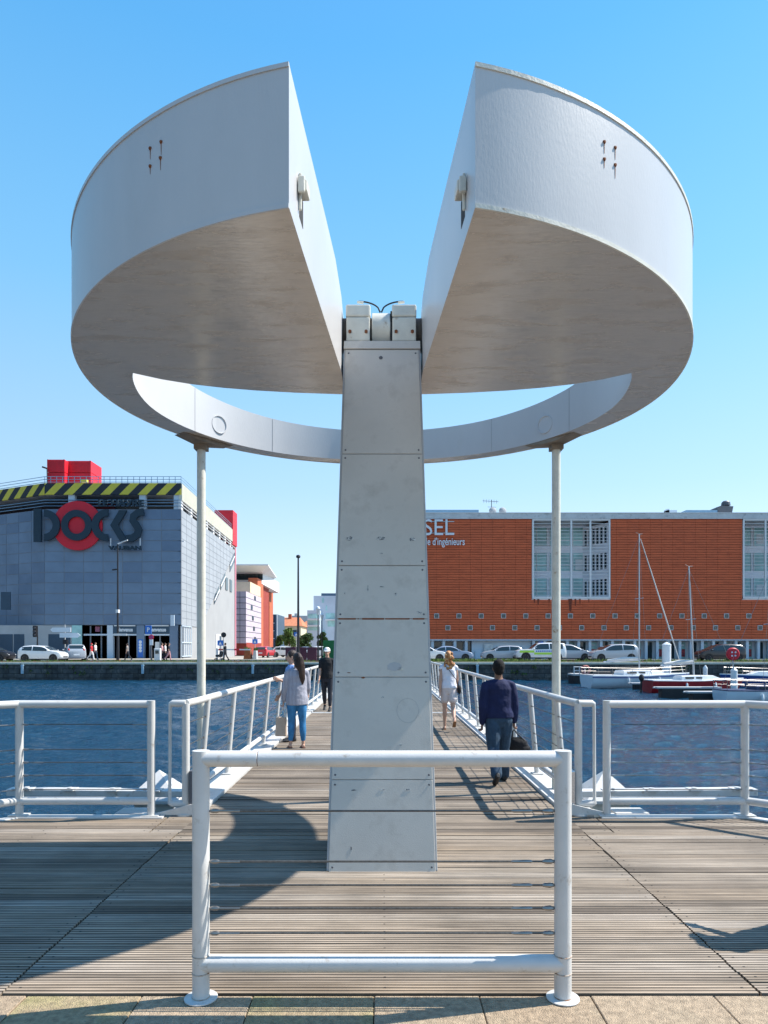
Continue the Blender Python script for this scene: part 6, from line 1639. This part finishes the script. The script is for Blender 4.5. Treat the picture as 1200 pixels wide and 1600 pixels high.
# 2 woman with copper hair walking away
p2 = dxy(701, 1140)
t, I = person(p2, radians(0), 1.68, 'woman with curly copper hair, white sleeveless top and pale shorts walking away', dict(leg=((3,2),(-16,38)), arm=((-12,.10,6),(16,.12,30)), build=.98, curl=.6), dict(top=cloth('top_white', (.70,.70,.76)), bottom=cloth('shorts_pale', (.60,.52,.50)), shoe=cloth('sandal_tan', (.30,.15,.07)), sandal=True, hair=M['hair_red'], hair_style='curly', sleeve=0, hem=.93, loose=1.10, short=1, top_name='sleeveless_top', face=True), vox=.010)
o = world(t, I['tp'](0,0,1.2)); k = I['k']
f = MB(); f.ell(world(t, V3 := I['tp'](.235,-.03,.90)), .05,.09,.10, 12); b2 = remesh(f, 'crossbody_bag', cloth('bag_black', (.012,.012,.014)), None, .012, 1); pin(b2); tag(b2, 'small black crossbody bag at the right hip of the copper-haired woman', 'bag')
f = MB(); f.tube([world(t, I['tp'](.215,-.05,.97)), world(t, I['tp'](.16,-.13,1.12)), world(t, I['tp'](.03,-.135,1.30)), world(t, I['tp'](-.09,-.095,1.44)), world(t, I['tp'](-.10,.0,1.492)), world(t, I['tp'](-.06,.12,1.35)), world(t, I['tp'](.10,.14,1.12)), world(t, I['tp'](.225,.03,.95))], .008, 6); f.build('strap', M['trim_black'], b2)
# 3 woman with dark ponytail, striped shirt, bright jeans, tote
M['stripe_shirt'] = cloth('shirt_striped', (.30,.30,.35), bump=.6)
def stripes(m):
    tn = m.node_tree; L = tn.links.new; b = tn.nodes['Principled BSDF']; src = b.inputs['Base Color'].links[0].from_socket
    tc = N(tn, 'ShaderNodeTexCoord'); wv = N(tn, 'ShaderNodeTexWave', Scale=14.0, Distortion=1.5); wv.bands_direction = 'X'; L(tc.outputs['Object'], wv.inputs[0])
    mr = N(tn, 'ShaderNodeMapRange'); mr.inputs[3].default_value = .65; mr.inputs[4].default_value = 1.5; L(wv.outputs[1], mr.inputs[0])
    vm = N(tn, 'ShaderNodeVectorMath', operation='SCALE'); L(src, vm.inputs[0]); L(mr.outputs[0], vm.inputs['Scale']); L(vm.outputs[0], b.inputs['Base Color'])
stripes(M['stripe_shirt'])
p3 = dxy(464, 1168.5)
t, I = person(p3, radians(14), 1.66, 'woman with long dark ponytail, striped grey shirt and bright blue jeans, back turned', dict(leg=((4,4),(-2,0)), arm=((6,.16,12),(10,.12,50)), build=1.04, curl=1.4, turn=-18, stance=.12), dict(top=M['stripe_shirt'], bottom=c_lj, shoe=cloth('sandal_brown', (.12,.04,.03)), sandal=True, hair=M['hair_brown'], hair_style='pony', hem=.80, loose=1.16, tight=1, sleeve_w=1.12), vox=.009)
hL = world(t, I['arms'][0][2]+I['arms'][0][3]*.11)
f = MB(); c = hL+Vector((-.03,.02,-.33)); f.add([(c.x-.11,c.y-.05,c.z-.19),(c.x+.09,c.y-.05,c.z-.19),(c.x+.09,c.y+.06,c.z-.19),(c.x-.11,c.y+.06,c.z-.19),(c.x-.10,c.y-.015,c.z+.15),(c.x+.09,c.y-.015,c.z+.15),(c.x+.09,c.y+.025,c.z+.15),(c.x-.10,c.y+.025,c.z+.15)], [(0,3,2,1),(4,5,6,7),(0,1,5,4),(1,2,6,5),(2,3,7,6),(3,0,4,7)])
o = f.build('tote_bag', cloth('tote_canvas', (.50,.38,.29)), bevel=.02, seg=3); pin(o); tag(o, 'beige canvas tote bag in the left hand of the ponytailed woman', 'bag')
for a in (-.02,.02):
    f = MB(); f.tube([(c.x-.06,c.y+a,c.z+.13), (hL.x-.01,hL.y,hL.z-.03), hL, (hL.x+.01,hL.y,hL.z-.03), (c.x+.06,c.y+a,c.z+.13)], .007, 8); f.build('handle', M['sailcloth'], o)
# 4 companion in light blue, mostly hidden behind her
p4 = dxy(451, 1163)
t, I = person(p4+Vector((0,.45,0)), radians(120), 1.70, 'dark-haired companion in light blue shirt and dark trousers, half hidden behind the ponytailed woman', dict(leg=((3,3),(-3,0)), arm=((15,.06,95),(5,.08,30)), build=1.0, turn=10), dict(top=cloth('shirt_lightblue', (.22,.34,.62)), bottom=cloth('trousers_black', (.018,.02,.03)), shoe=M['trim_black'], hair=M['hair_brown'], sleeve=.4), vox=.011)
# 5 man in black with white cap walking towards the viewer
p5 = dxy(511, 1110.5)
t, I = person(p5, radians(180), 1.77, 'person in black clothes and white cap walking towards the viewer beside the pillar', dict(leg=((8,4),(-12,16)), arm=((-8,.12,8),(14,.10,16)), build=1.0, curl=.7), dict(top=cloth('tee_black', (.010,.010,.012)), bottom=cloth('trousers_black', (.018,.02,.03)), shoe=M['trim_black'], hair=M['hair_black'], hair_style='cap', sleeve=.4, hem=.90, loose=1.06, tight=1), vox=.011)
# 6 walker almost hidden behind the pillar, one arm showing
p6 = dxy(650, 1133)
t, I = person(p6, radians(0), 1.68, 'walker hidden behind the pillar left of the copper-haired woman, one bare arm showing', dict(leg=((10,4),(-12,20)), arm=((-6,.10,8),(6,.18,18)), build=1.0), dict(top=cloth('top_pink', (.50,.22,.22)), bottom=cloth('trousers_black', (.018,.02,.03)), shoe=M['trim_black'], hair=M['hair_brown'], sleeve=.4), vox=.012)
# 7 bystander to the right, outside the picture, throwing the shadow on the deck
t, I = person(Vector((3.30,4.36,0)), radians(40), 1.74, 'bystander standing outside the right picture edge whose shadow falls on the deck', dict(leg=((3,3),(-3,0)), arm=((20,.15,70),(8,.18,20)), build=1.05), dict(top=cloth('top_grey', (.3,.3,.32)), bottom=cloth('trousers_black', (.018,.02,.03)), shoe=M['trim_black'], hair=M['hair_black'], hair_style='cap', sleeve=.4), vox=.014)
# far pedestrians on the quay
red_ = cloth('tee_red', (.5,.02,.03)); wt_ = cloth('tee_white', (.7,.7,.7)); pk_ = cloth('tee_pink', (.6,.3,.3)); gy_ = cloth('tee_grey', (.25,.22,.2)); bk_ = cloth('trousers_black', (.018,.02,.03))
far = [(143,68,90,red_,wt_,'pedestrian in red top and cap, left one of the red pair by the glass doors',dict(leg=((20,10),(-20,25)))),
       (149,68.6,95,wt_,c_dj,'pedestrian with pale backpack close beside the walker in red',dict(leg=((15,6),(-15,20)))),
       (199,68,270,gy_,bk_,'lone pedestrian in grey shirt walking left past the entrance',dict(leg=((18,6),(-18,22)))),
       (253,66,80,pk_,bk_,'first of three walkers right of the white cabinet, pale pink top',dict(leg=((14,6),(-14,22)))),
       (258,66.6,80,wt_,bk_,'middle of three walkers right of the white cabinet',dict(leg=((-14,22),(14,6)))),
       (264,66,80,bk_,pk_,'last of three walkers right of the white cabinet, bare legs',dict(leg=((14,6),(-18,26)))),
       (352,66,270,bk_,bk_,'person in black pushing a pushchair beside the shopping centre',dict(leg=((12,6),(-12,20)),arm=((30,.05,40),(30,.05,40))))]
for (u, Y, rz, tp_, bt_, lab, ps) in far:
    person(Vector((X_(u,Y),Y,GZ+.0 if Y < 68.4 else GZ+.08)), radians(-rz), 1.72, lab, ps, dict(top=tp_, bottom=bt_, shoe=M['trim_black'], hair=M['hair_brown'] if 'red' not in lab[:22] else red_, sleeve=.4, face=False), vox=.022, group='pedestrians on the far quay')
Y = 66; x = X_(343.5,Y); ps = thing('pushchair', (x,Y,GZ), 'black pushchair pushed along the far quay', 'pushchair')
f = MB(); f.prism([(x-.35,Y-.2,GZ+.35),(x+.2,Y-.2,GZ+.35),(x+.35,Y-.2,GZ+.85),(x+.1,Y-.2,GZ+.95),(x-.05,Y-.2,GZ+.6),(x-.4,Y-.2,GZ+.55)], (0,.4,0)); f.build('seat', M['trim_black'], ps, bevel=.03)
for yy in (-.22,.22):
    for xx in (-.35,.25):
        f = MB(); f.lathe([(.08,-.02),(.13,-.02),(.13,.02),(.08,.02),(.08,-.02)], (x+xx,Y+yy,GZ+.13), (0,1,0), n=14); f.build('wheel', M['tyre'], ps)
f = MB(); f.tube([(x-.35,Y-.22,GZ+.14),(x+.3,Y-.22,GZ+.8),(x+.55,Y-.22,GZ+1.05),(x+.55,Y+.22,GZ+1.05),(x+.3,Y+.22,GZ+.8),(x-.35,Y+.22,GZ+.14)], .015, 6); f.build('frame', M['steel'], ps)
